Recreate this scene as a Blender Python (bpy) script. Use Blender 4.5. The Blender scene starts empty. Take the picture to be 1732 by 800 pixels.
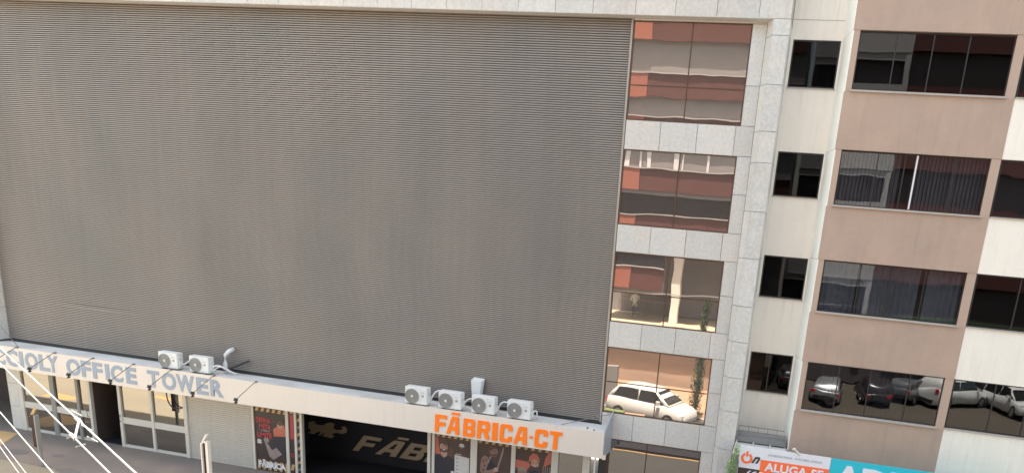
import bpy, math, random
from mathutils import Vector, Matrix
random.seed(7)
R = math.radians
S = bpy.context.scene
C = S.collection

# ------------------------------------------------------------------ camera
cam_d = bpy.data.cameras.new('camera'); cam = bpy.data.objects.new('camera', cam_d); C.objects.link(cam)
rt = Vector((0.9677009, 0.2379868, 0.0831696)); dn = Vector((0.1466562, -0.2630911, -0.9535591)); fw = Vector((-0.2050533, 0.9349574, -0.2894958))
M = Matrix((rt, -dn, -fw)).transposed().to_4x4(); M.translation = (0, -23, 0)
cam.matrix_world = M
cam_d.sensor_width = 36; cam_d.sensor_fit = 'HORIZONTAL'; cam_d.lens = 1300 / 1732 * 36
cam_d.shift_x = -(1035.582 - 866) / 1732; cam_d.shift_y = (780.5455 - 400) / 1732
cam_d.clip_start = 0.2; cam_d.clip_end = 2000
S.camera = cam

# ------------------------------------------------------------------ light
SUN_EL, SUN_AZ = R(77), R(-8)
w = bpy.data.worlds.new('World'); S.world = w; w.use_nodes = True
nt = w.node_tree; bg = nt.nodes['Background']
sky = nt.nodes.new('ShaderNodeTexSky'); sky.sky_type = 'NISHITA'; sky.sun_disc = False
sky.sun_elevation = SUN_EL; sky.sun_rotation = SUN_AZ; sky.dust_density = 2.0
hz = nt.nodes.new('ShaderNodeMix'); hz.data_type = 'RGBA'; hz.blend_type = 'MULTIPLY'; hz.inputs[0].default_value = 1
hz.inputs[7].default_value = (1.0, .86, .645, 1)      # hazy, warm-balanced daylight
nt.links.new(sky.outputs[0], hz.inputs[6]); nt.links.new(hz.outputs[2], bg.inputs[0]); bg.inputs[1].default_value = 0.15
sl = bpy.data.lights.new('sun', 'SUN'); sl.energy = 3.8; sl.angle = R(0.53); sl.color = (1, 0.955, 0.88)
so = bpy.data.objects.new('sun', sl); C.objects.link(so)
sd = Vector((math.sin(SUN_AZ) * math.cos(SUN_EL), math.cos(SUN_AZ) * math.cos(SUN_EL), math.sin(SUN_EL)))
so.rotation_euler = (-sd).to_track_quat('-Z', 'Y').to_euler(); so.location = sd * 60
S.view_settings.view_transform = 'Standard'; S.view_settings.look = 'None'
S.view_settings.exposure = 2.42; S.view_settings.gamma = 1
S.cycles.max_bounces = 8; S.cycles.diffuse_bounces = 4; S.cycles.glossy_bounces = 4
S.cycles.transparent_max_bounces = 12
S.cycles.use_denoising = True
S.cycles.filter_width = 1.55

# ------------------------------------------------------------------ materials
def lin(c):
    return tuple(((v / 255) / 12.92 if v / 255 <= .04045 else ((v / 255 + .055) / 1.055) ** 2.4) for v in c)
def mat(name, col, rough=0.6, metal=0.0, var=0.08, scale=1.5, fine=0.0, fscale=60, bump=0.0, bscale=40, rnd=0.0,
        streak=0.0, tint=None, spec=0.5, sx=1.0, drip=0.0):
    """noise mottling (var/scale), speckle (fine/fscale), per-object value spread (rnd), vertical streaks"""
    m = bpy.data.materials.new(name); m.use_nodes = True
    n = m.node_tree.nodes; l = m.node_tree.links; b = n['Principled BSDF']
    b.inputs['Roughness'].default_value = rough; b.inputs['Metallic'].default_value = metal
    b.inputs['Specular IOR Level'].default_value = spec
    g = n.new('ShaderNodeNewGeometry')
    def noise(sc, det, mul=(1, 1, 1)):
        mp = n.new('ShaderNodeMapping'); mp.inputs['Scale'].default_value = mul
        l.new(g.outputs['Position'], mp.inputs[0])
        t = n.new('ShaderNodeTexNoise'); t.inputs['Scale'].default_value = sc; t.inputs['Detail'].default_value = det
        l.new(mp.outputs[0], t.inputs['Vector']); return t.outputs['Fac']
    def madd(src, k, base):
        a = n.new('ShaderNodeMath'); a.operation = 'MULTIPLY_ADD'
        l.new(src, a.inputs[0]); a.inputs[1].default_value = k * 2; 
        if isinstance(base, float): a.inputs[2].default_value = base - k
        else:
            s = n.new('ShaderNodeMath'); s.operation = 'SUBTRACT'; l.new(base, s.inputs[0]); s.inputs[1].default_value = k
            l.new(s.outputs[0], a.inputs[2])
        return a.outputs[0]
    v = madd(noise(scale, 5, (sx, 1, 1)), var, 1.0)
    if fine: v = madd(noise(fscale, 2), fine, v)
    if streak: v = madd(noise(1.0, 4, (6, 6, .22)), streak, v)
    if drip:
        mr = n.new('ShaderNodeMapRange'); mr.inputs[1].default_value = .56; mr.inputs[2].default_value = .74; mr.inputs[4].default_value = drip
        l.new(noise(1.0, 3, (7, 7, .5)), mr.inputs[0])
        sb = n.new('ShaderNodeMath'); sb.operation = 'SUBTRACT'; l.new(v, sb.inputs[0]); l.new(mr.outputs[0], sb.inputs[1]); v = sb.outputs[0]
    if rnd:
        oi = n.new('ShaderNodeObjectInfo'); v = madd(oi.outputs['Random'], rnd, v)
    sc = n.new('ShaderNodeVectorMath'); sc.operation = 'SCALE'; sc.inputs[0].default_value = col[:3]
    if tint:
        mx = n.new('ShaderNodeMix'); mx.data_type = 'RGBA'
        rp = n.new('ShaderNodeMapRange'); rp.inputs[1].default_value = .4; rp.inputs[2].default_value = .62
        l.new(noise(scale * .7, 6, (sx, 1, 1)), rp.inputs[0]); l.new(rp.outputs[0], mx.inputs[0])
        mx.inputs[6].default_value = (*col[:3], 1); mx.inputs[7].default_value = (*tint[:3], 1)
        l.new(mx.outputs[2], sc.inputs[0])
    l.new(v, sc.inputs['Scale']); l.new(sc.outputs[0], b.inputs['Base Color'])
    if bump:
        bp = n.new('ShaderNodeBump'); bp.inputs['Strength'].default_value = bump; bp.inputs['Distance'].default_value = .01
        l.new(noise(bscale, 3), bp.inputs['Height']); l.new(bp.outputs[0], b.inputs['Normal'])
    return m
def glass(name, tr, gl, fac, wav=0.0, opaque=None, wscale=.9):
    m = bpy.data.materials.new(name); m.use_nodes = True
    n = m.node_tree.nodes; l = m.node_tree.links; n.remove(n['Principled BSDF']); out = n['Material Output']
    G = n.new('ShaderNodeBsdfGlossy'); G.inputs['Color'].default_value = (*gl, 1); G.inputs['Roughness'].default_value = 0.0
    if opaque: T = n.new('ShaderNodeBsdfDiffuse'); T.inputs['Color'].default_value = (*opaque, 1)
    else: T = n.new('ShaderNodeBsdfTransparent'); T.inputs['Color'].default_value = (*tr, 1)
    mx = n.new('ShaderNodeMixShader')
    lw = n.new('ShaderNodeLayerWeight'); lw.inputs['Blend'].default_value = .25
    ma = n.new('ShaderNodeMath'); ma.operation = 'MULTIPLY_ADD'; ma.inputs[1].default_value = .5; ma.inputs[2].default_value = fac; ma.use_clamp = True
    l.new(lw.outputs['Fresnel'], ma.inputs[0]); l.new(ma.outputs[0], mx.inputs[0])
    l.new(T.outputs[0], mx.inputs[1]); l.new(G.outputs[0], mx.inputs[2]); l.new(mx.outputs[0], out.inputs[0])
    if wav:
        g = n.new('ShaderNodeNewGeometry'); t = n.new('ShaderNodeTexNoise'); t.inputs['Scale'].default_value = wscale; t.inputs['Detail'].default_value = 1
        l.new(g.outputs['Position'], t.inputs['Vector'])
        bp = n.new('ShaderNodeBump'); bp.inputs['Strength'].default_value = 1; bp.inputs['Distance'].default_value = wav
        l.new(t.outputs['Fac'], bp.inputs['Height']); l.new(bp.outputs[0], G.inputs['Normal'])
    return m
MT = {}
MT['granite'] = mat('granite', (.59, .55, .51), .55, var=.07, scale=1.3, fine=.19, fscale=13, drip=.07, rnd=.06, tint=(.565, .55, .53))
MT['granite2'] = mat('granite_speckled', (.585, .56, .525), .5, var=.10, scale=3, fine=.24, fscale=16, drip=.07, rnd=.05, tint=(.57, .565, .55))
MT['joint'] = mat('joint_mortar', (.38, .355, .33), .9)
MT['clad'] = mat('corrugated_metal', (.315, .272, .243), .5, metal=.1, var=.13, scale=.28, streak=.11, tint=(.28, .252, .232), sx=1.6)
MT['clad_shade'] = mat('corrugated_groove_shade', (.085, .074, .062), .8, var=.1, scale=2)  # shade between the ribs put into a dark groove colour
MT['trim'] = mat('cladding_trim_metal', (.36, .32, .28), .5, metal=.2)
MT['frame_br'] = mat('bronze_frame', (.10, .055, .035), .45, metal=.4)
MT['mirror'] = glass('bronze_mirror_glass', None, (.74, .66, .60), .50, wav=.0020, opaque=(.12, .10, .09))
MT['fascia'] = mat('fascia_panel', (.70, .625, .555), .5, var=.03, scale=.8, rnd=.012, drip=.05, streak=.02)
MT['plate'] = mat('side_plate_grey', (.33, .35, .38), .4, var=.05)
MT['deck'] = mat('canopy_deck', (.62, .63, .63), .7, var=.12, scale=1.2, fine=.05, tint=(.5, .5, .49))
MT['grayletter'] = mat('letter_blue_grey', (.28, .33, .41), .4, var=.03)
MT['orange'] = mat('letter_orange', (1.0, .20, .0), .45, var=.02)
MT['acwhite'] = mat('ac_white', (.68, .69, .69), .45, var=.04, scale=6, streak=.03)
MT['acdark'] = mat('ac_grille', (.30, .30, .30), .5, metal=.3)
MT['acfoot'] = mat('ac_foot_grey', (.10, .10, .10), .7)  # dark grey of the unit feet
MT['pipe'] = mat('pipe_insulation', (.70, .70, .70), .7)
MT['black'] = mat('black_metal', (.03, .028, .028), .5)
MT['steel'] = mat('grey_steel', (.22, .20, .19), .5, metal=.5)
MT['alu'] = mat('white_aluminium', (.60, .57, .52), .45, var=.05, scale=4)
MT['alu_d'] = mat('grey_aluminium', (.26, .25, .24), .45, var=.05)
MT['door_glass'] = glass('door_glass', None, (.80, .74, .66), .38, wav=.0009, opaque=(.03, .03, .032))
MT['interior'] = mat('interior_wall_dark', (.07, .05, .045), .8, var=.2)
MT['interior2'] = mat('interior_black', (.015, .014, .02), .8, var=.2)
MT['gold'] = mat('gold_lettering', (.36, .27, .17), .5, var=.1)
MT['shutter'] = mat('roller_shutter_beige', (.50, .465, .42), .5, var=.06, streak=.05)
MT['pave'] = mat('pavement_concrete', (.225, .185, .16), .85, var=.18, scale=.8, fine=.08, fscale=12, bump=.2, tint=(.19, .165, .15))
MT['asphalt'] = mat('asphalt', (.05, .048, .045), .9, var=.2, scale=.6, fine=.2, fscale=30, bump=.3)
MT['apron'] = mat('concrete_apron', (.28, .245, .185), .9, var=.15, scale=.5, fine=.06, fscale=10)
MT['terrace'] = mat('terrace_floor', (.48, .41, .29), .8, var=.2, scale=.9)
MT['lot'] = mat('parking_lot_ground', (.085, .07, .052), .9, var=.25, scale=.7)
MT['dirt'] = mat('terracotta_paving', (.36, .24, .16), .9, var=.2, scale=1.2, tint=(.42, .25, .15), sx=.2)
MT['peach'] = mat('peach_render', (.42, .32, .25), .85, var=.35, scale=1.1, tint=(.30, .235, .19), sx=.12)
MT['earth'] = mat('earth_ground', (.22, .18, .14), .95, var=.25, scale=.05)
MT['yellow'] = mat('yellow_paint', (.75, .42, .06), .7, var=.12, scale=3)
MT['tan_tone'] = mat('tan_mottled', (.52, .34, .17), .8, var=.15, scale=3)
MT['kerb'] = mat('kerb_concrete', (.42, .40, .36), .9, var=.12)
MT['brown'] = mat('brown_render', (.45, .325, .255), .8, var=.10, scale=1.6, fine=.05, fscale=9, drip=.07, streak=.06, bump=.3, bscale=30, tint=(.42, .31, .25))
MT['brown2'] = mat('brown_render_pier', (.46, .335, .265), .8, var=.06, scale=2, bump=.2)
MT['cream'] = mat('cream_render', (.86, .80, .71), .8, var=.04, scale=1.2, fine=.03, fscale=8, drip=.10, streak=.07, bump=.15)
MT['cream_w'] = mat('white_render', (.88, .88, .83), .75, var=.03, scale=1.2, streak=.03)
MT['sill'] = mat('stone_sill', (.42, .38, .345), .7, var=.1, scale=8)
MT['win_frame'] = mat('dark_window_frame', (.028, .024, .024), .4)
MT['win_frame_g'] = mat('grey_window_frame', (.10, .095, .10), .4)
MT['win_frame_w'] = mat('white_window_frame', (.75, .72, .72), .4)
MT['pane'] = glass('tinted_window_glass', (.40, .40, .42), (.85, .86, .88), .085, wav=.0035, wscale=1.2)
MT['pane_clear'] = glass('clear_window_glass', (.66, .67, .69), (.85, .86, .88), .07, wav=.0016, wscale=1.2)
MT['pane_dark'] = glass('dark_window_glass', (.16, .16, .17), (.85, .86, .88), .045, wav=.0008, wscale=1.2)
MT['pane_small'] = glass('small_window_glass', (.16, .16, .17), (.85, .86, .88), .012, wav=.0008, wscale=1.2)
MT['room'] = mat('room_dark', (.10, .085, .085), .9)
MT['blind'] = mat('grey_blind', (.34, .31, .32), .8, rnd=.0)
MT['curtain_b'] = mat('blue_grey_curtain', (.36, .38, .42), .85, var=.15, scale=2)
MT['curtain_w'] = mat('white_curtain', (.72, .70, .70), .85)
MT['red'] = mat('red_render', (.115, .042, .036), .8, var=.06)
MT['sunlit_red'] = mat('red_render_sunlit', (.36, .125, .085), .8, var=.05)  # brighter copy of the red render, sunlight put into the colour
MT['grey_panel'] = mat('grey_cladding', (.27, .25, .245), .7, var=.12, scale=1.5)
MT['whitewall'] = mat('white_building_wall', (.46, .44, .42), .8, var=.06)
MT['darkglass'] = glass('far_dark_glass', None, (.6, .62, .65), .05, opaque=(.03, .03, .033))
MT['white_paint'] = mat('car_white', (.60, .60, .58), .25, var=.02)
MT['silver_paint'] = mat('car_silver', (.38, .39, .40), .28, metal=.5)
MT['dark_paint'] = mat('car_dark', (.04, .035, .04), .25)
MT['grey_paint'] = mat('car_grey', (.16, .17, .18), .28, metal=.3)
MT['tyre'] = mat('tyre_rubber', (.02, .02, .02), .9)
MT['rim'] = mat('wheel_rim', (.45, .45, .46), .35, metal=.8)
MT['carglass'] = mat('car_glass', (.018, .02, .022), .08, spec=.8)
MT['redlamp'] = mat('red_lamp', (.6, .02, .03), .3)
MT['headlamp'] = mat('clear_lamp', (.7, .72, .74), .15)
MT['leaf_d'] = mat('leaf_dark_green', (.045, .085, .03), .6, var=.4, scale=3)
MT['leaf_l'] = mat('leaf_light_green', (.22, .36, .12), .55, var=.35, scale=9)
MT['bark'] = mat('bark', (.12, .08, .05), .9, var=.3)
MT['grassm'] = mat('grass_verge', (.16, .21, .07), .9, var=.3, scale=3)
MT['cable'] = mat('cable_white', (.30, .30, .29), .4)
MT['cable_g'] = mat('cable_grey', (.36, .35, .34), .6)
MT['rust'] = mat('rusted_steel', (.045, .022, .018), .8, var=.3, scale=10)
MT['post_w'] = mat('white_post_paint', (.72, .68, .62), .6, var=.06)
MT['signwhite'] = mat('sign_white', (.74, .745, .80), .5, var=.02)
MT['signblack'] = mat('sign_black', (.045, .03, .03), .5)
MT['signorange'] = mat('sign_orange', (.95, .17, .05), .5, var=.02)
MT['signteal'] = mat('sign_teal', (.02, .50, .62), .5, var=.02)
MT['signgrey'] = mat('sign_grey', (.30, .30, .31), .5)
MT['poly'] = mat('translucent_roof_sheet', (.50, .50, .49), .5, var=.12, scale=3)
MT['conc_d'] = mat('dark_concrete', (.22, .215, .21), .9, var=.18, scale=2, streak=.1)
MT['wire_b'] = mat('wire_mesh_brown', (.16, .12, .10), .7)
MT['p_bg'] = mat('poster_black', (.045, .03, .03), .45, var=.1)
MT['p_bg2'] = mat('poster_brown_black', (.075, .045, .04), .45, var=.2, scale=2)
MT['p_yel'] = mat('poster_yellow', (.52, .33, .13), .5)
MT['p_red'] = mat('poster_red', (.45, .05, .06), .5)
MT['p_coral'] = mat('poster_coral', (.46, .13, .09), .5, var=.1)
MT['p_skin'] = mat('poster_skin', (.42, .26, .20), .5, var=.15, scale=8)
MT['p_skin2'] = mat('poster_skin_dim', (.24, .14, .11), .5, var=.25, scale=8)
MT['p_hair'] = mat('poster_hair', (.10, .055, .04), .5, var=.3, scale=20)
MT['p_shirt'] = mat('poster_shirt', (.025, .024, .035), .5)
MT['p_white'] = mat('poster_white', (.55, .53, .51), .5)
MT['p_grey'] = mat('poster_grey', (.26, .21, .20), .5, var=.2, scale=6)
MT['skin'] = mat('skin', (.35, .20, .14), .6)
MT['cloth_w'] = mat('white_shirt', (.8, .8, .8), .8)
MT['cloth_g'] = mat('grey_trousers', (.16, .16, .18), .8)
MT['stain'] = mat('oil_stain', (.16, .145, .14), .8, var=.2, scale=5)

# ------------------------------------------------------------------ mesh helpers
class MB:
    def __init__(s): s.v = []; s.f = []
    def poly(s, pts, faces):
        o = len(s.v); s.v += [tuple(p) for p in pts]; s.f += [tuple(i + o for i in f) for f in faces]; return s
    def box(s, x0, x1, y0, y1, z0, z1):
        return s.poly([(x0, y0, z0), (x1, y0, z0), (x1, y1, z0), (x0, y1, z0), (x0, y0, z1), (x1, y0, z1), (x1, y1, z1), (x0, y1, z1)],
                      [(0, 3, 2, 1), (4, 5, 6, 7), (0, 1, 5, 4), (1, 2, 6, 5), (2, 3, 7, 6), (3, 0, 4, 7)])
    def prism(s, pts, y0, y1):          # pts (x,z) counter-clockwise seen from -y, from y0 (front) to y1
        n = len(pts)
        return s.poly([(x, y0, z) for x, z in pts] + [(x, y1, z) for x, z in pts],
                      [tuple(range(n)), tuple(range(2 * n - 1, n - 1, -1))] + [(i, n + i, n + (i + 1) % n, (i + 1) % n) for i in range(n)])
    def zprism(s, pts, z0, z1):         # pts (x,y) ccw from above
        n = len(pts)
        return s.poly([(x, y, z0) for x, y in pts] + [(x, y, z1) for x, y in pts],
                      [tuple(range(n - 1, -1, -1)), tuple(range(n, 2 * n))] + [(i, (i + 1) % n, n + (i + 1) % n, n + i) for i in range(n)])
    def tube(s, path, r, n=8, r1=None, cap=True):
        path = [Vector(p) for p in path]; o = len(s.v); k = len(path)
        for i, p in enumerate(path):
            d = (path[min(i + 1, k - 1)] - path[max(i - 1, 0)]).normalized()
            a = d.cross(Vector((0, 0, 1)))
            if a.length < .05: a = d.cross(Vector((1, 0, 0)))
            a.normalize(); b = d.cross(a)
            rr = r if r1 is None else r + (r1 - r) * i / (k - 1)
            for j in range(n):
                t = 2 * math.pi * j / n; s.v.append(tuple(p + a * rr * math.cos(t) + b * rr * math.sin(t)))
        for i in range(k - 1):
            for j in range(n):
                s.f.append((o + i * n + j, o + i * n + (j + 1) % n, o + (i + 1) * n + (j + 1) % n, o + (i + 1) * n + j))
        if cap: s.f.append(tuple(o + j for j in range(n - 1, -1, -1))); s.f.append(tuple(o + (k - 1) * n + j for j in range(n)))
        return s
    def disc(s, c, r, axis, thick=.01, n=20):
        c = Vector(c); a = Vector(axis).normalized() * thick / 2
        return s.tube([c - a, c + a], r, n)
    def ring(s, c, r0, r1, y0, y1, n=24, a0=0, a1=360):   # flat ring facing -y
        o = len(s.v); full = abs(a1 - a0) >= 360; m = n if full else n + 1
        for i in range(m):
            t = R(a0 + (a1 - a0) * i / n)
            for rr, yy in ((r0, y0), (r1, y0), (r1, y1), (r0, y1)):
                s.v.append((c[0] + rr * math.cos(t), yy, c[1] + rr * math.sin(t)))
        for i in range(n):
            j = (i + 1) % m
            for k in range(4):
                s.f.append((o + i * 4 + k, o + i * 4 + (k + 1) % 4, o + j * 4 + (k + 1) % 4, o + j * 4 + k))
        return s
    def sphere(s, c, r, n=10, m=7, sc=(1, 1, 1)):
        o = len(s.v)
        for i in range(m + 1):
            p = math.pi * i / m
            for j in range(n):
                t = 2 * math.pi * j / n
                s.v.append((c[0] + r * sc[0] * math.sin(p) * math.cos(t), c[1] + r * sc[1] * math.sin(p) * math.sin(t), c[2] + r * sc[2] * math.cos(p)))
        for i in range(m):
            for j in range(n): s.f.append((o + i * n + j, o + (i + 1) * n + j, o + (i + 1) * n + (j + 1) % n, o + i * n + (j + 1) % n))
        return s

def origin(o):
    p = Vector((0, 0, 0))
    while o: p += o.location; o = o.parent
    return p
def empty(name, loc, rz=0):
    o = bpy.data.objects.new(name, None); C.objects.link(o); o.location = loc; o.rotation_euler = (0, 0, rz); return o
def tag(o, label=None, cat=None, group=None, kind=None):
    if label: o['label'] = label
    if cat: o['category'] = cat
    if group: o['group'] = group
    if kind: o['kind'] = kind
    return o
def build(name, mb, m, parent=None, local=False, smooth=False, bevel=0, recalc=True):
    """mb in world coordinates (or in the parent's own when local)"""
    me = bpy.data.meshes.new(name)
    off = Vector((0, 0, 0)) if (local or parent is None) else origin(parent)
    loc = Vector((0, 0, 0))
    me.from_pydata([tuple(Vector(v) - off) for v in mb.v], [], mb.f)
    me.materials.append(MT[m] if isinstance(m, str) else m)
    if recalc:
        import bmesh
        b = bmesh.new(); b.from_mesh(me); bmesh.ops.recalc_face_normals(b, faces=b.faces)
        if bevel: bmesh.ops.bevel(b, geom=[e for e in b.edges], offset=bevel, segments=2, affect='EDGES', clamp_overlap=True)
        b.to_mesh(me); b.free()
    if smooth: me.shade_smooth()
    o = bpy.data.objects.new(name, me); C.objects.link(o)
    if parent: o.parent = parent
    return o
def copy_tree(o, parent=None):
    c = o.copy(); C.objects.link(c)
    if parent is not None: c.parent = parent
    for ch in [x for x in bpy.data.objects if x.parent == o]: copy_tree(ch, c)
    return c
def outline(name, loops, y, depth, m, parent):
    """flat shape with holes: loops of (x,z) in world coordinates, front at y, thickness depth (towards +y)"""
    cu = bpy.data.curves.new(name, 'CURVE'); cu.dimensions = '2D'; cu.fill_mode = 'BOTH'; cu.extrude = depth / 2
    off = origin(parent)
    for lp in loops:
        sp = cu.splines.new('POLY'); sp.points.add(len(lp) - 1)
        for i, (x, z) in enumerate(lp): sp.points[i].co = (x, z, 0, 1)
        sp.use_cyclic_u = True
    tmp = bpy.data.objects.new('tmp', cu); C.objects.link(tmp)
    dg = bpy.context.evaluated_depsgraph_get(); me = bpy.data.meshes.new_from_object(tmp.evaluated_get(dg))
    bpy.data.objects.remove(tmp)
    for v in me.vertices:
        x, z, d = v.co; v.co = Vector((x, y + depth / 2 - d, z)) - off
    me.materials.clear(); me.materials.append(MT[m])
    o = bpy.data.objects.new(name, me); C.objects.link(o); o.parent = parent
    return o
def text(name, body, x0, x1, z0, z1, y, depth, m, parent, offset=0.0, shear=0.0, rise=0.0):
    cu = bpy.data.curves.new(name, 'FONT'); cu.body = body; cu.extrude = .01; cu.offset = offset; cu.shear = shear; cu.resolution_u = 3
    tmp = bpy.data.objects.new('tmp', cu); C.objects.link(tmp)
    dg = bpy.context.evaluated_depsgraph_get(); me = bpy.data.meshes.new_from_object(tmp.evaluated_get(dg))
    bpy.data.objects.remove(tmp)
    xs = [v.co.x for v in me.vertices]; ys = [v.co.y for v in me.vertices]; zs = [v.co.z for v in me.vertices]
    off = origin(parent)
    for v in me.vertices:
        u = (v.co.x - min(xs)) / (max(xs) - min(xs)); t = (v.co.y - min(ys)) / (max(ys) - min(ys)); d = (v.co.z - min(zs)) / (max(zs) - min(zs))
        v.co = Vector((x0 + (x1 - x0) * u, y + depth * (1 - d), z0 + (z1 - z0) * t)) - off
    me.materials.clear(); me.materials.append(MT[m])
    o = bpy.data.objects.new(name, me); C.objects.link(o); o.parent = parent
    return o

G = -9.42          # street level at the facade
# ================================================================== the setting: ground
def sheet(name, x0, x1, y0, y1, z, m, t=.3):
    return tag(build(name, MB().box(x0, x1, y0, y1, z - t, z), m), kind='structure')
sheet('ground', -900, 900, -900, 900, G - .16, 'earth')
sheet('road', -120, 120, -24.0, -3.0, G - .14, 'asphalt', .018)
sheet('pavement', -60, 20, -3.0, 14, G, 'pave', .14)
sheet('parking_lot', -1.5, 60, -60, -24.0, G - .13, 'lot', .028)
tag(build('forecourt', MB().zprism([(-60, -14), (-17.5, -14), (-15.5, -3.0), (-60, -3.0)], G - .13, G - .01), 'apron'), kind='structure')
k = MB(); k.zprism([(-15.45, -3.0), (-17.45, -14), (-17.2, -14), (-15.2, -3.0)], G - .13, G + .0)
tag(build('kerb', k, 'yellow'), kind='structure')
k = MB(); k.box(-9.5, 30, -9.83, -9.75, G - .14, G - .11)
tag(build('kerb', k, 'tan_tone'), kind='structure')
k = MB(); k.box(-14, -9.5, -9.5, -9.3, G - .14, G + .02)
sheet('far_pavement', -12.5, -1.5, -25.6, -17.9, G - .02, 'dirt', .12)
tag(build('kerb', MB().box(-12.5, -1.5, -17.9, -17.75, G - .14, G - .01), 'kerb'), kind='structure')
tan_patch = tag(build('tan_ground_patch', MB().zprism([(-29.6, -.55), (-28.35, -.5), (-27.5, -1.9), (-29.6, -2.3)], G, G + .004), 'tan_tone'), kind='structure')  # flat tan patch at the left end of the pavement
for i, (x, y, a, b) in enumerate(((-32, -4.6, 1.0, .45), (-28.3, -6.7, .8, .25))):
    tag(build('yellow_ground_paint', MB().zprism([(x - a, y - b), (x + a, y - b * .4), (x + a * .7, y + b), (x - a * .8, y + b * .7)], G - .01, G - .006), 'p_yel'), kind='structure')
for (x, y, a, b) in ((-26.4, -2.2, .55, .28), (-23.3, -3.0, .5, .25), (-24.9, -1.9, .25, .15)):
    pts = [(x + a * math.cos(t * .628) * random.uniform(.8, 1.1), y + b * math.sin(t * .628) * random.uniform(.8, 1.1)) for t in range(10)]
    if y > -3.2: tag(build('pavement_stain', MB().zprism(pts, G, G + .004), 'stain'), kind='structure')

# ================================================================== office building
OB = tag(empty('office_building', (-17, 0, G)), 'office tower with grey corrugated screen, pale granite frame and bronze mirror windows', 'building')
# core behind everything
core = MB()
core.box(-28.82, -5.52, .16, 8, -5.9, 7.25)            # behind the screen
core.box(-5.52, -1.75, .16, 8, -5.9, 7.25)
core.box(-5.52, -1.75, .16, 8, -6.4, -5.9)
core.box(-1.69, -1.285, -.30, 8, G, 7.2); core.box(-1.9, -1.69, .05, 8, G, 5.6)
core.box(-29.2, -1.9, -.30, .16, 5.55, 7.2)
core.box(-29.7, -28.83, -.30, 8, -5.9, 7.2)
core.box(-45, -29.3, 3.2, 8, G, 7.2)
core.box(-45, -29.3, -.30, 3.2, -6.6, 7.2)
core.box(-29.2, -5.5, .16, 8, -6.75, -5.9)
build('wall', core, 'joint', OB)
# granite tiles
def tile(x0, x1, z0, z1, y, m='granite', th=.05):
    g = .006; dy = random.uniform(-.0025, .0025)
    build('stone_panel', MB().box(x0 + g, x1 - g, y + dy, y + th, z0 + g, z1 - g), m, OB)
hx = [-23.9] + [-23.9 + 1.082 * i for i in range(1, 16)] + [-6.596, -5.407, -4.317, -3.207, -2.106, -1.275]
for a, b in zip(hx, hx[1:]):
    tile(a, b, 5.52, 6.55, -.35); tile(a, b, 6.55, 7.25, -.35)
tile(-29.3, -23.9, 5.52, 7.25, -.35)
# soffit slab under the header
build('soffit', MB().box(-28.4, -1.72, -.345, .0, 5.515, 5.548), 'granite', OB)
WZ = [(5.47, 2.961), (2.185, .131), (-.645, -2.70), (-3.475, -5.53), (-6.36, -9.30)]
WX0, WXM, WXR = -5.50, -3.86, -2.265
for i in range(4):
    z1, z0 = WZ[i][1], WZ[i + 1][0]
    for a, b in zip((-5.5, -4.49, -3.445, -2.39), (-4.49, -3.445, -2.39, -1.885)):
        tile(a, b, z0, z1, 0)
mids = [3.97, 1.18, -1.62, -4.50, -7.7]
for (zt, zb), zm in zip(WZ, mids):
    tile(WXR, -1.885, zm, zt, 0, 'granite2'); tile(WXR, -1.885, zb, zm, 0, 'granite2')
tile(-5.5, -1.885, G, -9.30, 0)
pj = [5.52, 5.136, 3.97, 2.82, 2.03, .76, -.5, -1.83, -2.85, -3.9, -4.92, -6.09, -7.2, -8.3, G]
for a, b in zip(pj, pj[1:]):
    tile(-1.71, -1.275, b, a, -.35, 'granite2')
    g = .006
    m = MB().zprism([(-1.885 + .004, .0), (-1.712, -.345), (-1.68, -.33), (-1.85, .03)], b + g, a - g)
    build('stone_panel', m, 'granite2', OB)
    build('stone_panel', MB().box(-1.30, -1.27, -.345, .8, b + g, a - g), 'granite2', OB)
# left pilaster
for a, b in zip((5.52, 4.0, 2.5, 1.0, -.5, -2, -3.5, -4.7), (4.0, 2.5, 1.0, -.5, -2, -3.5, -4.7, -5.88)):
    tile(-29.7, -28.78, b, a, -.35, 'granite2')
    build('stone_panel', MB().box(-28.81, -28.775, -.30, .15, b + .006, a - .006), 'granite2', OB)
# ground floor pillar at the left
for a, b in zip((-6.7, -7.6, -8.5), (-7.6, -8.5, G)):
    build('stone_panel', MB().box(-29.12, -28.66, -.02, .5, b + .006, a - .006), 'granite2', OB)
# corrugated screen
cm = MB(); xs = [-28.77 + (23.21) * i / 26 for i in range(27)]; p = .0620
prof = [(0, 0), (.024, .0), (.027, -.044), (.059, -.040)]
zz = -5.865; rows = []
while zz < 5.50:
    for dz, dy in prof: rows.append((zz + dz, dy))
    zz += p
rows.append((zz, 0)); nx = len(xs); jit = [random.uniform(-.004, .004) for _ in xs]
for z, dy in rows:
    for i, x in enumerate(xs):
        cm.v.append((x, .082 + dy + jit[i] * math.sin(z * 1.3 + i), z - (.016 * math.exp(-((x + 24.5) / 1.2) ** 2) if -4.35 < z < -4.25 else 0)))
for r_ in range(len(rows) - 1):
    for i in range(nx - 1):
        a = r_ * nx + i; cm.f.append((a, a + 1, a + nx + 1, a + nx))
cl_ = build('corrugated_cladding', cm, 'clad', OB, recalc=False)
cl_.data.materials.append(MT['clad_shade'])
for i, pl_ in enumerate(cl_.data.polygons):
    if (i // (nx - 1)) % 4 == 0: pl_.material_index = 1  # groove bottoms get the painted shade
build('cladding_trim', MB().box(-5.575, -5.515, -.005, .15, -5.88, 5.512), 'trim', OB)
build('cladding_trim', MB().box(-28.77, -5.58, .05, .15, -5.95, -5.86), 'black', OB)
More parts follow.
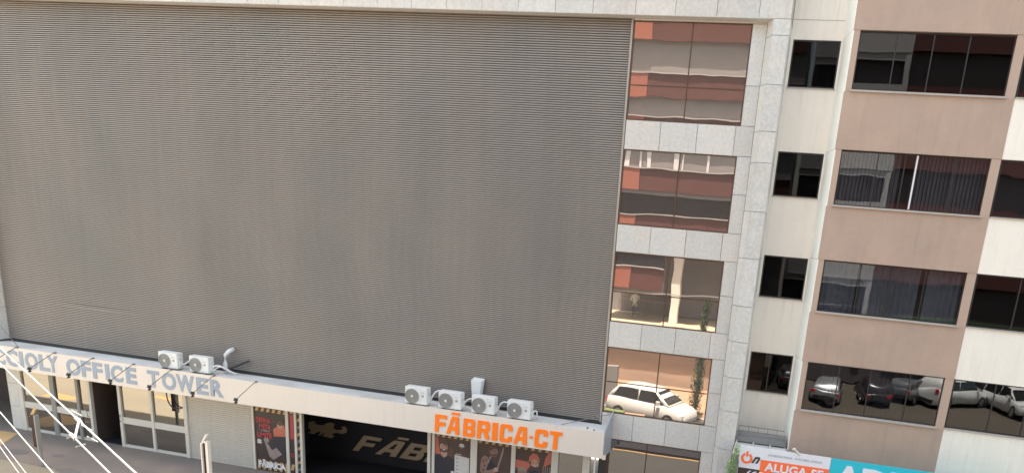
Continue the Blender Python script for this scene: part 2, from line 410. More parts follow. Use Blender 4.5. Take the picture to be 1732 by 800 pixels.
# mirror windows
def win(parent, x0, x1, z0, z1, y, fr, pane, xm=(), zm=(), t=.022, depth=.05, name='window', back=True, fr_m=None):
    f = MB()
    f.box(x0, x0 + t, y - .012, y + depth, z0, z1); f.box(x1 - t, x1, y - .012, y + depth, z0, z1)
    f.box(x0 + t, x1 - t, y - .012, y + depth, z0, z0 + t); f.box(x0 + t, x1 - t, y - .012, y + depth, z1 - t, z1)
    w_ = build(name, f, fr, parent)
    cols = [x0 + t] + list(xm) + [x1 - t]; rws = [z0 + t] + list(zm) + [z1 - t]
    for i, x in enumerate(xm):
        build('mullion', MB().box(x - t / 2, x + t / 2, y - .008, y + depth, z0 + t, z1 - t), fr_m or fr, w_)
    for z in zm:
        for a, b in zip(cols, cols[1:]):
            build('transom', MB().box(a + t / 2, b - t / 2, y - .006, y + depth - .002, z - t / 2, z + t / 2), fr, w_)
    for a, b in zip(cols, cols[1:]):
        for c, d in zip(rws, rws[1:]):
            build('pane', MB().box(a + .001, b - .001, y + .008 + random.uniform(0, .003), y + .02, c + .001, d - .001), pane, w_)
    return w_
wm = [(3.86,), (), (-1.80,), (-4.55,), ()]
for i, (zt, zb) in enumerate(WZ):
    win(OB, WX0 + (.27 if i == 4 else .0), WXR, zb, zt, .01, 'frame_br', 'mirror' if i < 4 else 'door_glass', (WXM if i < 4 else -3.97,), wm[i], t=.03)
build('window_head', MB().box(-5.5, -1.89, .0, .15, 5.472, 5.512), 'granite', OB)
build('side_wall', MB().box(-5.5, -5.232, .01, .15, G, -6.36), 'black', OB)

# ---- ground floor shopfront, parts of the building
SF = MB()
posts = [(-28.64, -28.45), (-27.12, -26.92), (-25.92, -25.80), (-25.36, -25.25), (-24.02, -23.90), (-22.60, -22.50), (-21.16, -21.02), (-18.30, -18.22),
         (-16.93, -16.82), (-16.585, -16.50), (-16.36, -16.27), (-11.465, -11.36), (-11.30, -11.207), (-9.90, -9.67), (-8.457, -8.312), (-7.066, -6.843), (-6.003, -5.784)]
for a, b in posts:
    build('door_post', MB().box(a, b, -.03, .10, G, -6.76), 'alu' if a > -25.5 or a < -27.5 else 'alu_d', OB)
def glass_leaf(x0, x1, rail=True, name='glass_door'):
    f = MB(); f.box(x0, x1, .0, .09, G, G + .10); 
    d = build(name, f, 'alu', OB)
    if rail:
        build('rail', MB().box(x0, x1, -.005, .09, -8.50, -8.26), 'alu', d)
        build('pane', MB().box(x0, x1, .04, .06, G + .10, -8.50), 'door_glass', d)
        build('pane', MB().box(x0, x1, .04, .06, -8.26, -6.76), 'door_glass', d)
    else:
        build('pane', MB().box(x0, x1, .04, .06, G + .10, -6.76), 'door_glass', d)
    return d
glass_leaf(-28.45, -27.12); glass_leaf(-26.92, -25.92); glass_leaf(-25.80, -25.36)
glass_leaf(-23.90, -22.60); glass_leaf(-22.50, -21.16)
glass_leaf(-6.843, -6.003, False)
for x in (-25.42, -23.96):
    h = MB().tube([(x, -.04, -8.18), (x, -.09, -8.2), (x, -.09, -8.42), (x, -.04, -8.44)], .014, 6)
    build('door_handle', h, 'black', OB)
# rooms behind the openings
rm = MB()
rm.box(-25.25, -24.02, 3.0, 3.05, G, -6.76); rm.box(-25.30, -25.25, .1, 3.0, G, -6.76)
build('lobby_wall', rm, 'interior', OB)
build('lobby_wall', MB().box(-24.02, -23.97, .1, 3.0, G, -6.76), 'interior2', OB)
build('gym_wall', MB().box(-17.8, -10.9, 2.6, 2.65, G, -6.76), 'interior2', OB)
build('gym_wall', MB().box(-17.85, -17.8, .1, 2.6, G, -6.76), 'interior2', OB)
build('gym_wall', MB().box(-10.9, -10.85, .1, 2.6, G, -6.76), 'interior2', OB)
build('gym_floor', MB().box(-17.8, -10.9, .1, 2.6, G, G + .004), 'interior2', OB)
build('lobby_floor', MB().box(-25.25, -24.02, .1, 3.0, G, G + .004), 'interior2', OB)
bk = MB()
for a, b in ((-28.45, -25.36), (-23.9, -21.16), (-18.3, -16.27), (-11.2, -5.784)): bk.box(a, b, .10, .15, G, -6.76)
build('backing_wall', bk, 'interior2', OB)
# roller shutter
sh = MB(); z = G + .08
while z < -6.78:
    sh.poly([(-21.02, .05, z), (-18.30, .05, z), (-18.30, .03, z + .012), (-21.02, .03, z + .012), (-18.30, .03, z + .066), (-21.02, .03, z + .066), (-18.30, .05, z + .076), (-21.02, .05, z + .076)],
            [(0, 1, 2, 3), (3, 2, 4, 5), (5, 4, 6, 7)])
    z += .076
RS = build('roller_shutter', sh, 'shutter', OB, recalc=False)
build('bottom_rail', MB().box(-21.02, -18.30, .02, .07, G, G + .08), 'shutter', RS)
# garage opening left: dark
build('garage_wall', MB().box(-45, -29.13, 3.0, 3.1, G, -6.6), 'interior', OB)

# ================================================================== canopy
CP = tag(empty('canopy', (-17, -1, -6.7)), 'long cream canopy with a pale flat top above the shop entrances', 'canopy')
fx = [-31.0, -27.9, -24.75, -21.6, -18.45, -15.3, -12.15, -9.0, -5.14]
for a, b in zip(fx, fx[1:]):
    build('fascia_panel', MB().box(a + .0015, b - .0015, -1.02, -.97, -6.755, -5.925), 'fascia', CP)
build('deck', MB().box(-31.0, -5.16, -.97, .0, -6.02, -5.955), 'deck', CP)
build('soffit', MB().box(-31.0, -5.16, -.97, .0, -6.755, -6.72), 'cream', CP)
build('side_plate', MB().poly([(-5.16, -.97, -6.755), (-5.16, 0, -6.755), (-5.16, 0, -5.45), (-5.16, -.97, -5.925), (-5.13, -.97, -6.755), (-5.13, 0, -6.755), (-5.13, 0, -5.45), (-5.13, -.97, -5.925)],
                [(0, 1, 2, 3), (7, 6, 5, 4), (0, 4, 5, 1), (1, 5, 6, 2), (2, 6, 7, 3), (3, 7, 4, 0)]), 'plate', CP)
build('corner_bracket', MB().box(-5.155, -5.06, -1.0, -.9, -6.79, -6.66), 'fascia', CP)
build('brace', MB().tube([(-6.6, -.75, -5.94), (-5.2, -.05, -5.55)], .012, 6), 'steel', CP)
build('column', MB().box(-5.405, -5.365, -.95, -.91, G, -6.755), 'alu', CP)
build('stay', MB().tube([(-28.78, -.33, -5.25), (-27.3, -.85, -5.95)], .013, 6), 'steel', CP)
for x in (-5.5, -5.75):
    build('bolt', MB().disc((x, -.9 + (x + 5.5) * -.6, -5.93), .03, (0, 0, 1), .05, 8), 'steel', CP)

# ---- lettering
OT = tag(empty('lettering', (-22, -1.02, -6.4)), 'blue-grey block letters reading ACCIOLY OFFICE TOWER on the cream fascia', 'lettering')
LT = [('A', -28.95, -28.36), ('C', -28.31, -27.80), ('C', -27.73, -27.206), ('I', -27.150, -26.94), ('O', -26.885, -26.313), ('L', -26.26, -25.80), ('Y', -25.897, -25.417), ('O', -25.055, -24.451),
      ('F', -24.41, -23.991), ('F', -23.92, -23.501), ('I', -23.40, -23.19), ('C', -23.151, -22.644), ('E', -22.51, -22.07), ('T', -21.615, -21.121), ('O', -21.021, -20.444),
      ('W', -20.433, -19.708), ('E', -19.62, -19.148), ('R', -19.07, -18.551)]
for c, a, b in LT:
    ov = .012 if c in 'COYW' else 0
    if c == 'I': build('letter', MB().box(a + .02, b - .02, -1.035, -1.02, -6.625, -6.04), 'grayletter', OT)
    else: text('letter', c, a, b, -6.625 - ov, -6.04 + ov, -1.035, .015, 'grayletter', OT, offset=.038)
GL = {
 'F': [[(0, 0), (.3, 0), (.32, .38), (.86, .38), (.87, .6), (.32, .6), (.33, .79), (1, .79), (1, 1), (.04, 1)]],
 'A': [[(0, 0), (.27, 0), (.35, .22), (.67, .22), (.70, 0), (1, 0), (.96, .9), (.92, 1), (.44, 1), (.38, .93)], [(.42, .42), (.67, .42), (.68, .78), (.56, .78)]],
 'B': [[(0, 0), (.86, 0), (1, .1), (1, .42), (.9, .5), (1, .58), (1, .9), (.88, 1), (.06, 1)], [(.33, .2), (.68, .2), (.68, .4), (.33, .4)], [(.34, .6), (.69, .6), (.69, .8), (.35, .8)]],
 'R': [[(0, 0), (.3, 0), (.31, .36), (.52, .36), (.66, 0), (1, 0), (.84, .40), (1, .52), (1, .88), (.88, 1), (.05, 1)], [(.33, .57), (.68, .57), (.69, .8), (.34, .8)]],
 'I': [[(0, 0), (.9, 0), (1, 1), (.1, 1)]],
 'C': [[(0, .1), (.14, 0), (.82, 0), (.97, .1), (1, .36), (.68, .36), (.66, .21), (.32, .21), (.36, .79), (.70, .79), (.69, .64), (1, .64), (1, .9), (.88, 1), (.2, 1), (.06, .9)]],
 'T': [[(.28, 0), (.64, 0), (.68, .79), (1, .79), (1, 1), (.0, 1), (0, .79), (.34, .79)]],
 '.': [[(0, .42), (1, .42), (1, .56), (0, .56)]],
 '-': [[(0, 1.10), (1, 1.10), (1, 1.24), (0, 1.24)]],
}
FB = tag(empty('lettering', (-8.6, -1.02, -6.4)), 'orange angular letters reading FĀBRICA·CT on the cream fascia', 'lettering')
for c, a, b in (('F', -10.717, -10.30), ('A', -10.314, -9.872), ('-', -10.14, -9.86), ('B', -9.748, -9.338), ('R', -9.27, -8.836), ('I', -8.768, -8.566), ('C', -8.512, -8.084), ('A', -8.044, -7.593),
                ('.', -7.508, -7.421), ('C', -7.355, -6.922), ('T', -6.86, -6.466)):
    z0, z1 = -6.692, -6.108
    outline('letter', [[(a + (b - a) * u, z0 + (z1 - z0) * t) for u, t in lp] for lp in GL[c]], -1.045, .025, 'orange', FB)
# gym back-wall lettering, italic, dim gold
GB = tag(empty('lettering', (-14.5, 2.55, -8.6)), 'slanted dull gold letters FĀBRICA with a flexing figure emblem inside the dark gym entrance', 'lettering')
xg = -15.9
for c, wd in (('F', .82), ('A', .88), ('B', .86), ('R', .86), ('I', .40), ('C', .8), ('A', .88)):
    z0, z1 = -9.02, -8.36
    for gl in ([c, '-'] if (c == 'A' and xg < -14.5) else [c]):
        outline('letter', [[(xg + wd * (u * (.5 if gl == '-' else 1) + (.5 if gl == '-' else 0)) + (t * .46), z0 + (z1 - z0) * t) for u, t in lp] for lp in GL[gl]], 2.54, .04, 'gold', GB)
    xg += wd + .14
em = [(120, 350), (180, 300), (230, 285), (270, 300), (235, 315), (300, 330), (350, 330), (400, 295), (440, 285), (490, 300), (470, 345), (500, 375), (560, 370), (590, 345), (560, 335), (600, 320),
      (630, 350), (625, 395), (580, 418), (500, 410), (450, 435), (480, 460), (450, 485), (345, 468), (375, 430), (355, 430), (320, 462), (295, 462), (330, 420), (290, 418), (240, 455), (160, 440), (195, 425), (215, 405)]
outline('emblem', [[(-18.03 + (u - 120) / 510 * 1.9, -8.45 + (410 - 9 * 0 - v) / 200 * .62 + .0 + (u - 375) / 510 * .12 * 1.0) for u, v in em[::-1]]], 2.54, .03, 'gold', GB)

# ================================================================== posters
def poster(x0, x1, z0, z1, bgm, label, stripes_top=True):
    P = tag(empty('poster', ((x0 + x1) / 2, .0, z0)), label, 'poster', 'gym posters between the door posts')
    build('sheet', MB().box(x0, x1, .02, .09, z0, z1), bgm, P)
    return P
def shape(name, P, x0, x1, z0, z1, pts, m, lay):
    loops = [[(x0 + (x1 - x0) * u, z0 + (z1 - z0) * t) for u, t in pts]]
    return outline(name, loops, .02 - .003 * lay, .003, m, P)
def ell(cx, cz, rx, rz, n=18, a0=0, a1=360):
    return [(cx + rx * math.cos(R(a0 + (a1 - a0) * i / n)), cz + rz * math.sin(R(a0 + (a1 - a0) * i / n))) for i in range(n if a1 - a0 == 360 else n + 1)]
B1 = (-18.22, -16.93, -9.38, -6.78)
P1 = poster(*B1, 'p_bg', 'tall black and red gym poster reading DEFINA META LIMITE beside the beige roller shutter')
for i in range(6):
    u = .03 + i * .175
    shape('stripe', P1, *B1, [(u, .83), (u + .09, .83), (u + .13, .88), (u + .04, .88)], 'p_yel', 1)
    shape('stripe', P1, *B1, [(u, .0), (u + .09, .0), (u + .12, .135), (u + .03, .135)], 'p_yel', 1)
shape('figure', P1, *B1, [(.60, .50), (.98, .50), (.98, .62), (.90, .70), (.74, .71), (.70, .64), (.58, .60)], 'p_coral', 1)
shape('figure', P1, *B1, [(.45, .22), (.98, .25), (.98, .52), (.62, .50), (.50, .44)], 'p_shirt', 2)
shape('figure', P1, *B1, ell(.80, .67, .085, .055), 'p_skin', 2)
shape('figure', P1, *B1, ell(.82, .70, .10, .035), 'p_hair', 3)
shape('figure', P1, *B1, ell(.36, .43, .085, .035), 'p_grey', 3)
shape('figure', P1, *B1, [(.30, .40), (.40, .39), (.52, .30), (.66, .34), (.84, .26), (.56, .16), (.44, .20)], 'p_grey', 4)
text('headline', 'DEFINA', -18.15, -17.55, -7.63, -7.45, .008, .004, 'p_red', P1, .03)
text('headline', 'META', -18.02, -17.55, -7.87, -7.68, .008, .004, 'p_red', P1, .03)
text('headline', 'TODO', -17.98, -17.60, -7.94, -7.90, .008, .004, 'p_white', P1)
text('headline', 'LIMITE', -18.12, -17.53, -8.18, -7.99, .008, .004, 'p_red', P1, .03)
shape('emblem', P1, *B1, ell(.13, .41, .07, .02), 'p_white', 2); shape('emblem', P1, *B1, ell(.13, .38, .08, .012), 'p_white', 2)
text('headline', 'FĀBRICA', -18.12, -17.00, -9.30, -9.00, .004, .004, 'signwhite', P1, .05)
B1b = (-16.82, -16.60, -9.38, -6.78)
P1b = poster(*B1b, 'p_bg', 'narrow strip of black poster with red letters, right of the tall DEFINA poster')
shape('lettering_strip', P1b, *B1b, [(.2, .50), (.8, .50), (.8, .84), (.2, .84)], 'p_red', 1)
shape('stripe', P1b, *B1b, [(.0, .05), (.5, .05), (.9, .14), (.3, .14)], 'p_yel', 1); shape('stripe', P1b, *B1b, [(.2, .86), (.8, .86), (.8, .9), (.2, .9)], 'p_yel', 1)
text('letter', 'D', -16.77, -16.65, -8.75, -8.6, .008, .004, 'p_red', P1b, .02)
B1c = (-16.50, -16.36, -9.38, -6.78)
P1c = poster(*B1c, 'p_bg', 'thinnest black poster strip with yellow stripes next to the dark gym opening')
for i in range(9): shape('stripe', P1c, *B1c, [(0, .05 + i * .1), (1, .08 + i * .1), (1, .12 + i * .1), (0, .09 + i * .1)], 'p_yel' if i % 2 else 'p_grey', 1)
def hazard(P, B, n=6):
    for i in range(n):
        u = .02 + i * .98 / n
        shape('stripe', P, *B, [(u, .855), (u + .085, .855), (u + .11, .885), (u + .02, .885)], 'p_yel', 1)
B2 = (-11.207, -9.90, -9.38, -6.78)
P2 = poster(*B2, 'p_bg2', 'gym poster of a bearded man in a black shirt beside a white list')
hazard(P2, B2)
shape('glow', P2, *B2, [(0, .62), (.16, .62), (.10, .74), (.08, .84), (0, .85)], 'p_coral', 1)
shape('glow', P2, *B2, [(.35, .5), (.55, .5), (.50, .72), (.38, .74)], 'p_hair', 1)
shape('shirt', P2, *B2, [(0, .1), (.62, .1), (.60, .48), (.52, .585), (.34, .62), (.16, .625), (0, .60)], 'p_shirt', 2)
shape('neck', P2, *B2, [(.16, .62), (.26, .58), (.35, .62), (.34, .68), (.17, .68)], 'p_skin', 3)
shape('face', P2, *B2, ell(.25, .725, .118, .062), 'p_skin', 4)
for ex in (.20, .30): shape('eye', P2, *B2, ell(ex, .737, .022, .006, 8), 'p_hair', 5)
shape('nose', P2, *B2, ell(.252, .718, .018, .014, 8), 'p_skin2', 5); shape('mouth', P2, *B2, ell(.255, .690, .045, .007, 10), 'p_white', 6)
shape('cheek_shade', P2, *B2, [(.31, .68), (.365, .72), (.355, .755), (.325, .735)], 'p_skin2', 5)
shape('chest_print', P2, *B2, ell(.50, .40, .05, .02, 10), 'p_white', 3)
shape('beard', P2, *B2, ell(.255, .700, .115, .048, 14, 180, 360), 'p_hair', 5)
shape('hair', P2, *B2, [(.10, .73), (.11, .79), (.18, .83), (.28, .835), (.37, .80), (.38, .74), (.35, .755), (.28, .745), (.20, .77), (.14, .755)], 'p_hair', 5)
shape('emblem', P2, *B2, ell(.74, .79, .065, .014), 'p_white', 1); shape('emblem', P2, *B2, ell(.74, .77, .08, .012), 'p_white', 1); shape('emblem', P2, *B2, ell(.74, .752, .03, .012), 'p_grey', 1)
text('name', 'EQUIPE', -10.44, -10.24, -7.70, -7.655, .012, .004, 'p_white', P2, .02); text('name', 'CT', -10.2, -10.1, -7.70, -7.655, .012, .004, 'p_red', P2)
shape('list_panel', P2, *B2, [(.555, .1), (.97, .1), (.96, .625), (.555, .645)], 'p_white', 3)
for i in range(5): shape('list_line', P2, *B2, [(.60, .595 - i * .05), (.66, .593 - i * .05), (.66, .605 - i * .05), (.60, .607 - i * .05)], 'p_grey', 4)
B3 = (-9.67, -8.457, -9.38, -6.78)
P3 = poster(*B3, 'p_bg2', 'gym poster of a tattooed man leaning forward with a rope')
hazard(P3, B3, 5)
shape('figure', P3, *B3, [(.12, .42), (.40, .42), (.62, .50), (.55, .58), (.36, .68), (.24, .705), (.14, .66), (.10, .55)], 'p_shirt', 1)
shape('arm', P3, *B3, [(.10, .47), (.24, .46), (.32, .58), (.33, .68), (.22, .70), (.13, .66), (.10, .58)], 'p_skin2', 2)
shape('arm', P3, *B3, [(.12, .46), (.45, .45), (.56, .50), (.50, .54), (.34, .505), (.14, .51)], 'p_skin2', 3)
shape('face', P3, *B3, [(.33, .76), (.36, .81), (.50, .83), (.60, .79), (.61, .75), (.52, .69), (.42, .71)], 'p_skin2', 3)
shape('eye', P3, *B3, ell(.50, .775, .035, .007, 8), 'p_hair', 4); shape('shade', P3, *B3, [(.40, .72), (.52, .70), (.60, .75), (.52, .735)], 'p_hair', 4)
for u, t in ((.18, .62), (.22, .56), (.26, .64), (.19, .50)): shape('tattoo', P3, *B3, ell(u, t, .03, .012, 8), 'p_hair', 3)
shape('strap', P3, *B3, [(.30, .60), (.34, .60), (.42, .70), (.38, .70)], 'p_grey', 3)
shape('hair', P3, *B3, [(.32, .76), (.34, .825), (.44, .85), (.57, .835), (.60, .80), (.50, .81), (.42, .785), (.36, .755)], 'p_hair', 4)
shape('hand', P3, *B3, ell(.56, .53, .07, .03), 'p_skin', 4)
shape('rope', P3, *B3, [(.58, .54), (.62, .54), (.73, .72), (.78, .83), (.74, .84), (.68, .72)], 'p_grey', 2)
B4 = (-8.312, -7.066, -9.38, -6.78)
P4 = poster(*B4, 'p_bg2', 'gym poster of two smiling people with a red cap and a red glove')
hazard(P4, B4, 5)
shape('arm', P4, *B4, [(0, .60), (.35, .60), (.42, .66), (.36, .70), (0, .71)], 'p_coral', 1)
shape('shirt', P4, *B4, [(.34, .3), (.80, .3), (.76, .52), (.62, .60), (.46, .60), (.36, .52)], 'p_shirt', 2)
shape('face', P4, *B4, ell(.54, .685, .11, .065), 'p_skin', 3)
for ex in (.50, .59): shape('eye', P4, *B4, ell(ex, .70, .02, .006, 8), 'p_hair', 4)
shape('mouth', P4, *B4, ell(.545, .658, .045, .008, 10), 'p_white', 5)
shape('hair', P4, *B4, ell(.20, .575, .14, .045, 12, 0, 180), 'p_grey', 4)
shape('cap', P4, *B4, [(.37, .70), (.38, .77), (.47, .82), (.58, .82), (.66, .77), (.67, .715), (.60, .745), (.50, .75), (.44, .72)], 'p_coral', 4)
shape('beard', P4, *B4, ell(.54, .655, .10, .035, 12, 180, 360), 'p_hair', 4)
shape('face', P4, *B4, ell(.20, .55, .13, .065), 'p_skin2', 3)
shape('shirt', P4, *B4, [(.02, .3), (.42, .3), (.38, .46), (.22, .51), (.05, .46)], 'p_bg', 2)
shape('glove', P4, *B4, [(.78, .66), (.98, .72), (.98, .87), (.92, .87), (.82, .78)], 'p_coral', 3)
for i in range(4): shape('tassel', P4, *B4, [(.76 + i * .06, .45), (.78 + i * .06, .45), (.79 + i * .06, .67), (.77 + i * .06, .67)], 'p_grey', 3)

# ================================================================== air conditioners on the canopy
def make_ac():
    r = empty('air_conditioner', (0, 0, 0))
    W, H, D_ = .775, .60, .28
    build('casing', MB().box(0, W, 0, D_, .05, H), 'acwhite', r, True, bevel=.018)
    build('recess', MB().disc((.255, -.002, .30), .226, (0, 1, 0), .006, 28), 'acdark', r, True)
    g = MB()
    for i in range(1, 7): g.ring((.255, .30), .033 * i, .033 * i + .007, -.014, -.008, 24)
    for i in range(18):
        t = 2 * math.pi * i / 18; c, s_ = math.cos(t), math.sin(t)
        g.poly([(.255 + .03 * c - .003 * s_, -.012, .30 + .03 * s_ + .003 * c), (.255 + .22 * c - .003 * s_, -.012, .30 + .22 * s_ + .003 * c),
                (.255 + .22 * c + .003 * s_, -.012, .30 + .22 * s_ - .003 * c), (.255 + .03 * c + .003 * s_, -.012, .30 + .03 * s_ - .003 * c)], [(0, 1, 2, 3)])
    g.ring((.255, .30), .222, .240, -.022, .0, 28)
    build('fan_grille', g, 'acdark', r, True, recalc=False)
    build('fan_hub', MB().disc((.255, -.014, .30), .04, (0, 1, 0), .012, 14), 'acwhite', r, True)
    build('badge', MB().box(.585, .66, -.004, .0, .30, .37), 'acdark', r, True)
    text('logo', 'INVERTER', .57, .68, .43, .455, -.003, .002, 'signgrey', r)
    build('panel_seam', MB().box(.535, .538, -.002, .0, .06, H - .03), 'acdark', r, True)
    build('valve_cover', MB().box(W, W + .045, .06, .22, .14, .34), 'acwhite', r, True, bevel=.012)
    build('handle_cover', MB().box(W, W + .03, .05, .2, .42, .50), 'acwhite', r, True, bevel=.01)
    for x in (.12, .60): build('foot', MB().box(x, x + .07, -.02, D_ + .02, 0, .05), 'acfoot', r, True)
    return r
AC0 = make_ac()
acs = [(-21.24, 'leftmost white air conditioner unit, above the O of TOWER', -1), (-19.99, 'white air conditioner unit above the letter E of TOWER', -1),
       (-11.83, 'white air conditioner unit left of the orange F, first of four', 1), (-10.66, 'white air conditioner unit above orange letters FA, second of four', 1),
       (-9.53, 'white air conditioner unit in front of the flared white duct', 1), (-8.34, 'rightmost white air conditioner unit, above the orange letters IC', 1)]
for i, (x, lb, _) in enumerate(acs):
    o = AC0 if i == 0 else copy_tree(AC0)
    o.location = (x, -.93 + (.06 if i < 2 else 0), -5.955); tag(o, lb, 'air conditioner', 'air conditioners on the canopy')
def pipe(pts, r, label, m='pipe', cat='pipe', name='refrigerant_pipe'):
    return tag(build(name, MB().tube(pts, r, 8), m, smooth=True), label, cat)
def bez(p0, p1, p2, p3, n=10):
    return [tuple((1 - t) ** 3 * a + 3 * (1 - t) ** 2 * t * b + 3 * (1 - t) * t * t * c + t ** 3 * d for a, b, c, d in zip(p0, p1, p2, p3)) for t in [i / n for i in range(n + 1)]]
pipe(bez((-20.43, -.72, -5.72), (-20.3, -.7, -5.82), (-20.25, -.4, -5.45), (-20.02, -.4, -5.52)), .028, 'white insulated pipe between the two left air conditioners')
pipe(bez((-19.20, -.72, -5.70), (-18.95, -.6, -5.5), (-18.8, -.5, -5.85), (-18.55, -.3, -5.92)), .030, 'white insulated pipe sagging from the air conditioner by the curved duct')
pipe(bez((-19.20, -.72, -5.86), (-19.0, -.7, -5.6), (-18.9, -.5, -5.65), (-18.8, -.4, -5.8)), .018, 'thin white pipe below the thicker one beside the letter R')
pipe(bez((-11.04, -.72, -5.80), (-10.95, -.6, -5.42), (-10.9, -.5, -5.46), (-10.62, -.45, -5.46)), .028, 'white insulated pipe between the first and second units of the row of four')
pipe(bez((-9.87, -.72, -5.74), (-9.8, -.6, -5.5), (-9.7, -.5, -5.6), (-9.5, -.45, -5.60)), .026, 'white insulated pipe between the second and third units of the row of four')
pipe(bez((-8.74, -.72, -5.86), (-8.68, -.6, -5.4), (-8.6, -.5, -5.56), (-8.32, -.45, -5.56)), .026, 'white insulated pipe between the third and fourth units of the row of four')
pipe(bez((-7.55, -.72, -5.70), (-7.40, -.7, -5.5), (-7.44, -.65, -5.8), (-7.46, -.6, -5.90)), .022, 'short bent white pipe at the side of the rightmost air conditioner')
# ducts leaving the screen
d1 = tag(empty('duct', (-19.0, -.2, -5.95)), 'white upright pipe bent at the top against the screen above the letter R', 'duct')
build('tube', MB().tube([(-19.02, -.30, -5.95), (-19.02, -.30, -5.6), (-19.0, -.29, -5.32), (-18.93, -.2, -5.18), (-18.88, -.02, -5.12)], .07, 10), 'pipe', d1, smooth=True)
d2 = tag(empty('duct', (-9.68, -.2, -5.95)), 'white flared duct rising behind the air conditioners above the orange B', 'duct')
build('tube', MB().poly([(-9.80, -.22, -5.9), (-9.58, -.22, -5.9), (-9.58, -.1, -5.9), (-9.80, -.1, -5.9), (-9.86, -.26, -5.03), (-9.50, -.26, -5.05), (-9.50, .03, -5.0), (-9.86, .03, -4.98)],
      [(0, 1, 5, 4), (1, 2, 6, 5), (2, 3, 7, 6), (3, 0, 4, 7), (4, 5, 6, 7), (0, 3, 2, 1)]), 'pipe', d2)
pb = tag(build('support_arm', MB().tube([(-19.05, -.35, -5.85), (-18.75, -.25, -5.72), (-18.25, -.05, -5.45)], .035, 8), 'black'), 'short black bracket arm beside the white upright pipe', 'bracket')
# ================================================================== floodlights on arms
def make_flood():
    r = empty('floodlight', (0, 0, 0))
    build('arm', MB().tube([(0, .10, .02), (0, 0, .03), (0, -1.0, -.40)], .013, 6), 'steel', r, True)
    build('lamp_head', MB().tube([(0, -.98, -.36), (0, -1.02, -.43), (0, -1.0, -.50)], .062, 12), 'black', r, True)
    build('lamp_glass', MB().disc((0, -.935, -.43), .045, (0, 1, -.1), .012, 12), 'headlamp', r, True)
    build('clamp', MB().box(-.03, .03, -.01, .06, -.01, .04), 'steel', r, True)
    return r
F0 = make_flood()
fl = [(-27.19, 'black floodlight on a thin arm in front of the letter C, leftmost in view'), (-25.517, 'black floodlight on a thin arm below the O of ACCIOLY'), (-23.87, 'black floodlight on a thin arm below the O of OFFICE'),
      (-22.153, 'black floodlight on a thin arm below the C of OFFICE'), (-20.591, 'black floodlight on a thin arm below the T of TOWER'), (-18.899, 'black floodlight on a thin arm crossing the E of TOWER'),
      (-17.26, 'black floodlight on a thin arm over blank fascia right of the lettering')]
for i, (x, lb) in enumerate(fl):
    o = F0 if i == 0 else copy_tree(F0)
    o.location = (x, -1.03, -5.925); tag(o, lb, 'floodlight', 'floodlights on arms along the canopy')
# hanging black cable by the second glass door
pipe(bez((-21.75, -.1, -6.76), (-21.85, -.1, -7.7), (-21.4, -.1, -7.6), (-21.2, -.05, -7.55)), .022, 'black cable hanging under the canopy in front of the glass door', 'black', 'cable', 'hanging_cable')

# ================================================================== street posts and wires
s1 = tag(empty('street_post', (-24.43, -3.0, G)), 'rust-brown channel post with a pale tip in front of the glass doors', 'post')
build('channel', MB().box(-24.53, -24.34, -3.05, -2.95, -8.74, -7.62), 'rust', s1)
build('flange', MB().box(-24.345, -24.30, -3.09, -2.93, -8.80, -7.60), 'alu_d', s1)
build('tip', MB().poly([(-24.62, -3.0, -7.70), (-24.50, -3.0, -7.72), (-24.34, -3.0, -7.42), (-24.40, -3.0, -7.38), (-24.62, -2.93, -7.70), (-24.50, -2.93, -7.72), (-24.34, -2.93, -7.42), (-24.40, -2.93, -7.38)],
      [(0, 1, 2, 3), (7, 6, 5, 4), (0, 4, 5, 1), (1, 5, 6, 2), (2, 6, 7, 3), (3, 7, 4, 0)]), 'tan_tone', s1)
build('pole', MB().tube([(-24.36, -3.0, -8.74), (-24.36, -3.0, G)], .06, 10), 'alu_d', s1)
s2 = tag(empty('street_post', (-17.64, -3.0, G)), 'white channel post with a dark slot and pointed top in front of the roller shutter', 'post')
build('channel', MB().box(-17.84, -17.80, -3.05, -2.92, G, -7.62), 'post_w', s2)
build('channel', MB().box(-17.66, -17.57, -3.05, -2.92, G, -7.55), 'post_w', s2)
build('slot', MB().box(-17.80, -17.66, -2.98, -2.93, G, -7.58), 'rust', s2)
build('tip', MB().poly([(-17.84, -3.04, -7.66), (-17.78, -3.04, -7.64), (-17.60, -3.04, -7.36), (-17.63, -3.04, -7.30), (-17.84, -2.95, -7.66), (-17.78, -2.95, -7.64), (-17.60, -2.95, -7.36), (-17.63, -2.95, -7.30)],
      [(0, 1, 2, 3), (7, 6, 5, 4), (0, 4, 5, 1), (1, 5, 6, 2), (2, 6, 7, 3), (3, 7, 4, 0)]), 'post_w', s2)
build('bolt', MB().disc((-17.66, -3.06, -7.56), .035, (0, 1, 0), .03, 8), 'post_w', s2)
def wire(p, q, r, label, m='cable', ext=1.6):
    p, q = Vector(p), Vector(q); d = q - p; a = p - d * ext; b = q + d * ext
    pts = [a.lerp(b, i / 12) for i in range(13)]
    o = build('power_cable', MB().tube(pts, r, 8), m, smooth=True)
    return tag(o, label, 'cable', 'cables crossing the lower left corner')
wire((-13.952, -12.031, -3), (-6.776, -16.384, -3), .0115, 'upper thick white cable crossing the words ACCIOLY and the glass doors')
wire((-12.775, -12.994, -3), (-6.997, -16.504, -3), .0095, 'second white cable, just below the upper thick one and joined to it by a clamp')
wire((-10.052, -15.223, -3), (-7.468, -16.758, -3), .007, 'third white cable, running alone under the clamped pair')
wire((-11.946, -13.823, -4), (-10.328, -14.787, -4), .0045, 'thin grey wire at the bottom left corner, upper of the faint pair', 'cable_g')
wire((-11.618, -14.092, -4), (-10.404, -14.828, -4), .0045, 'thin grey wire at the bottom left corner, lower of the faint pair', 'cable_g')
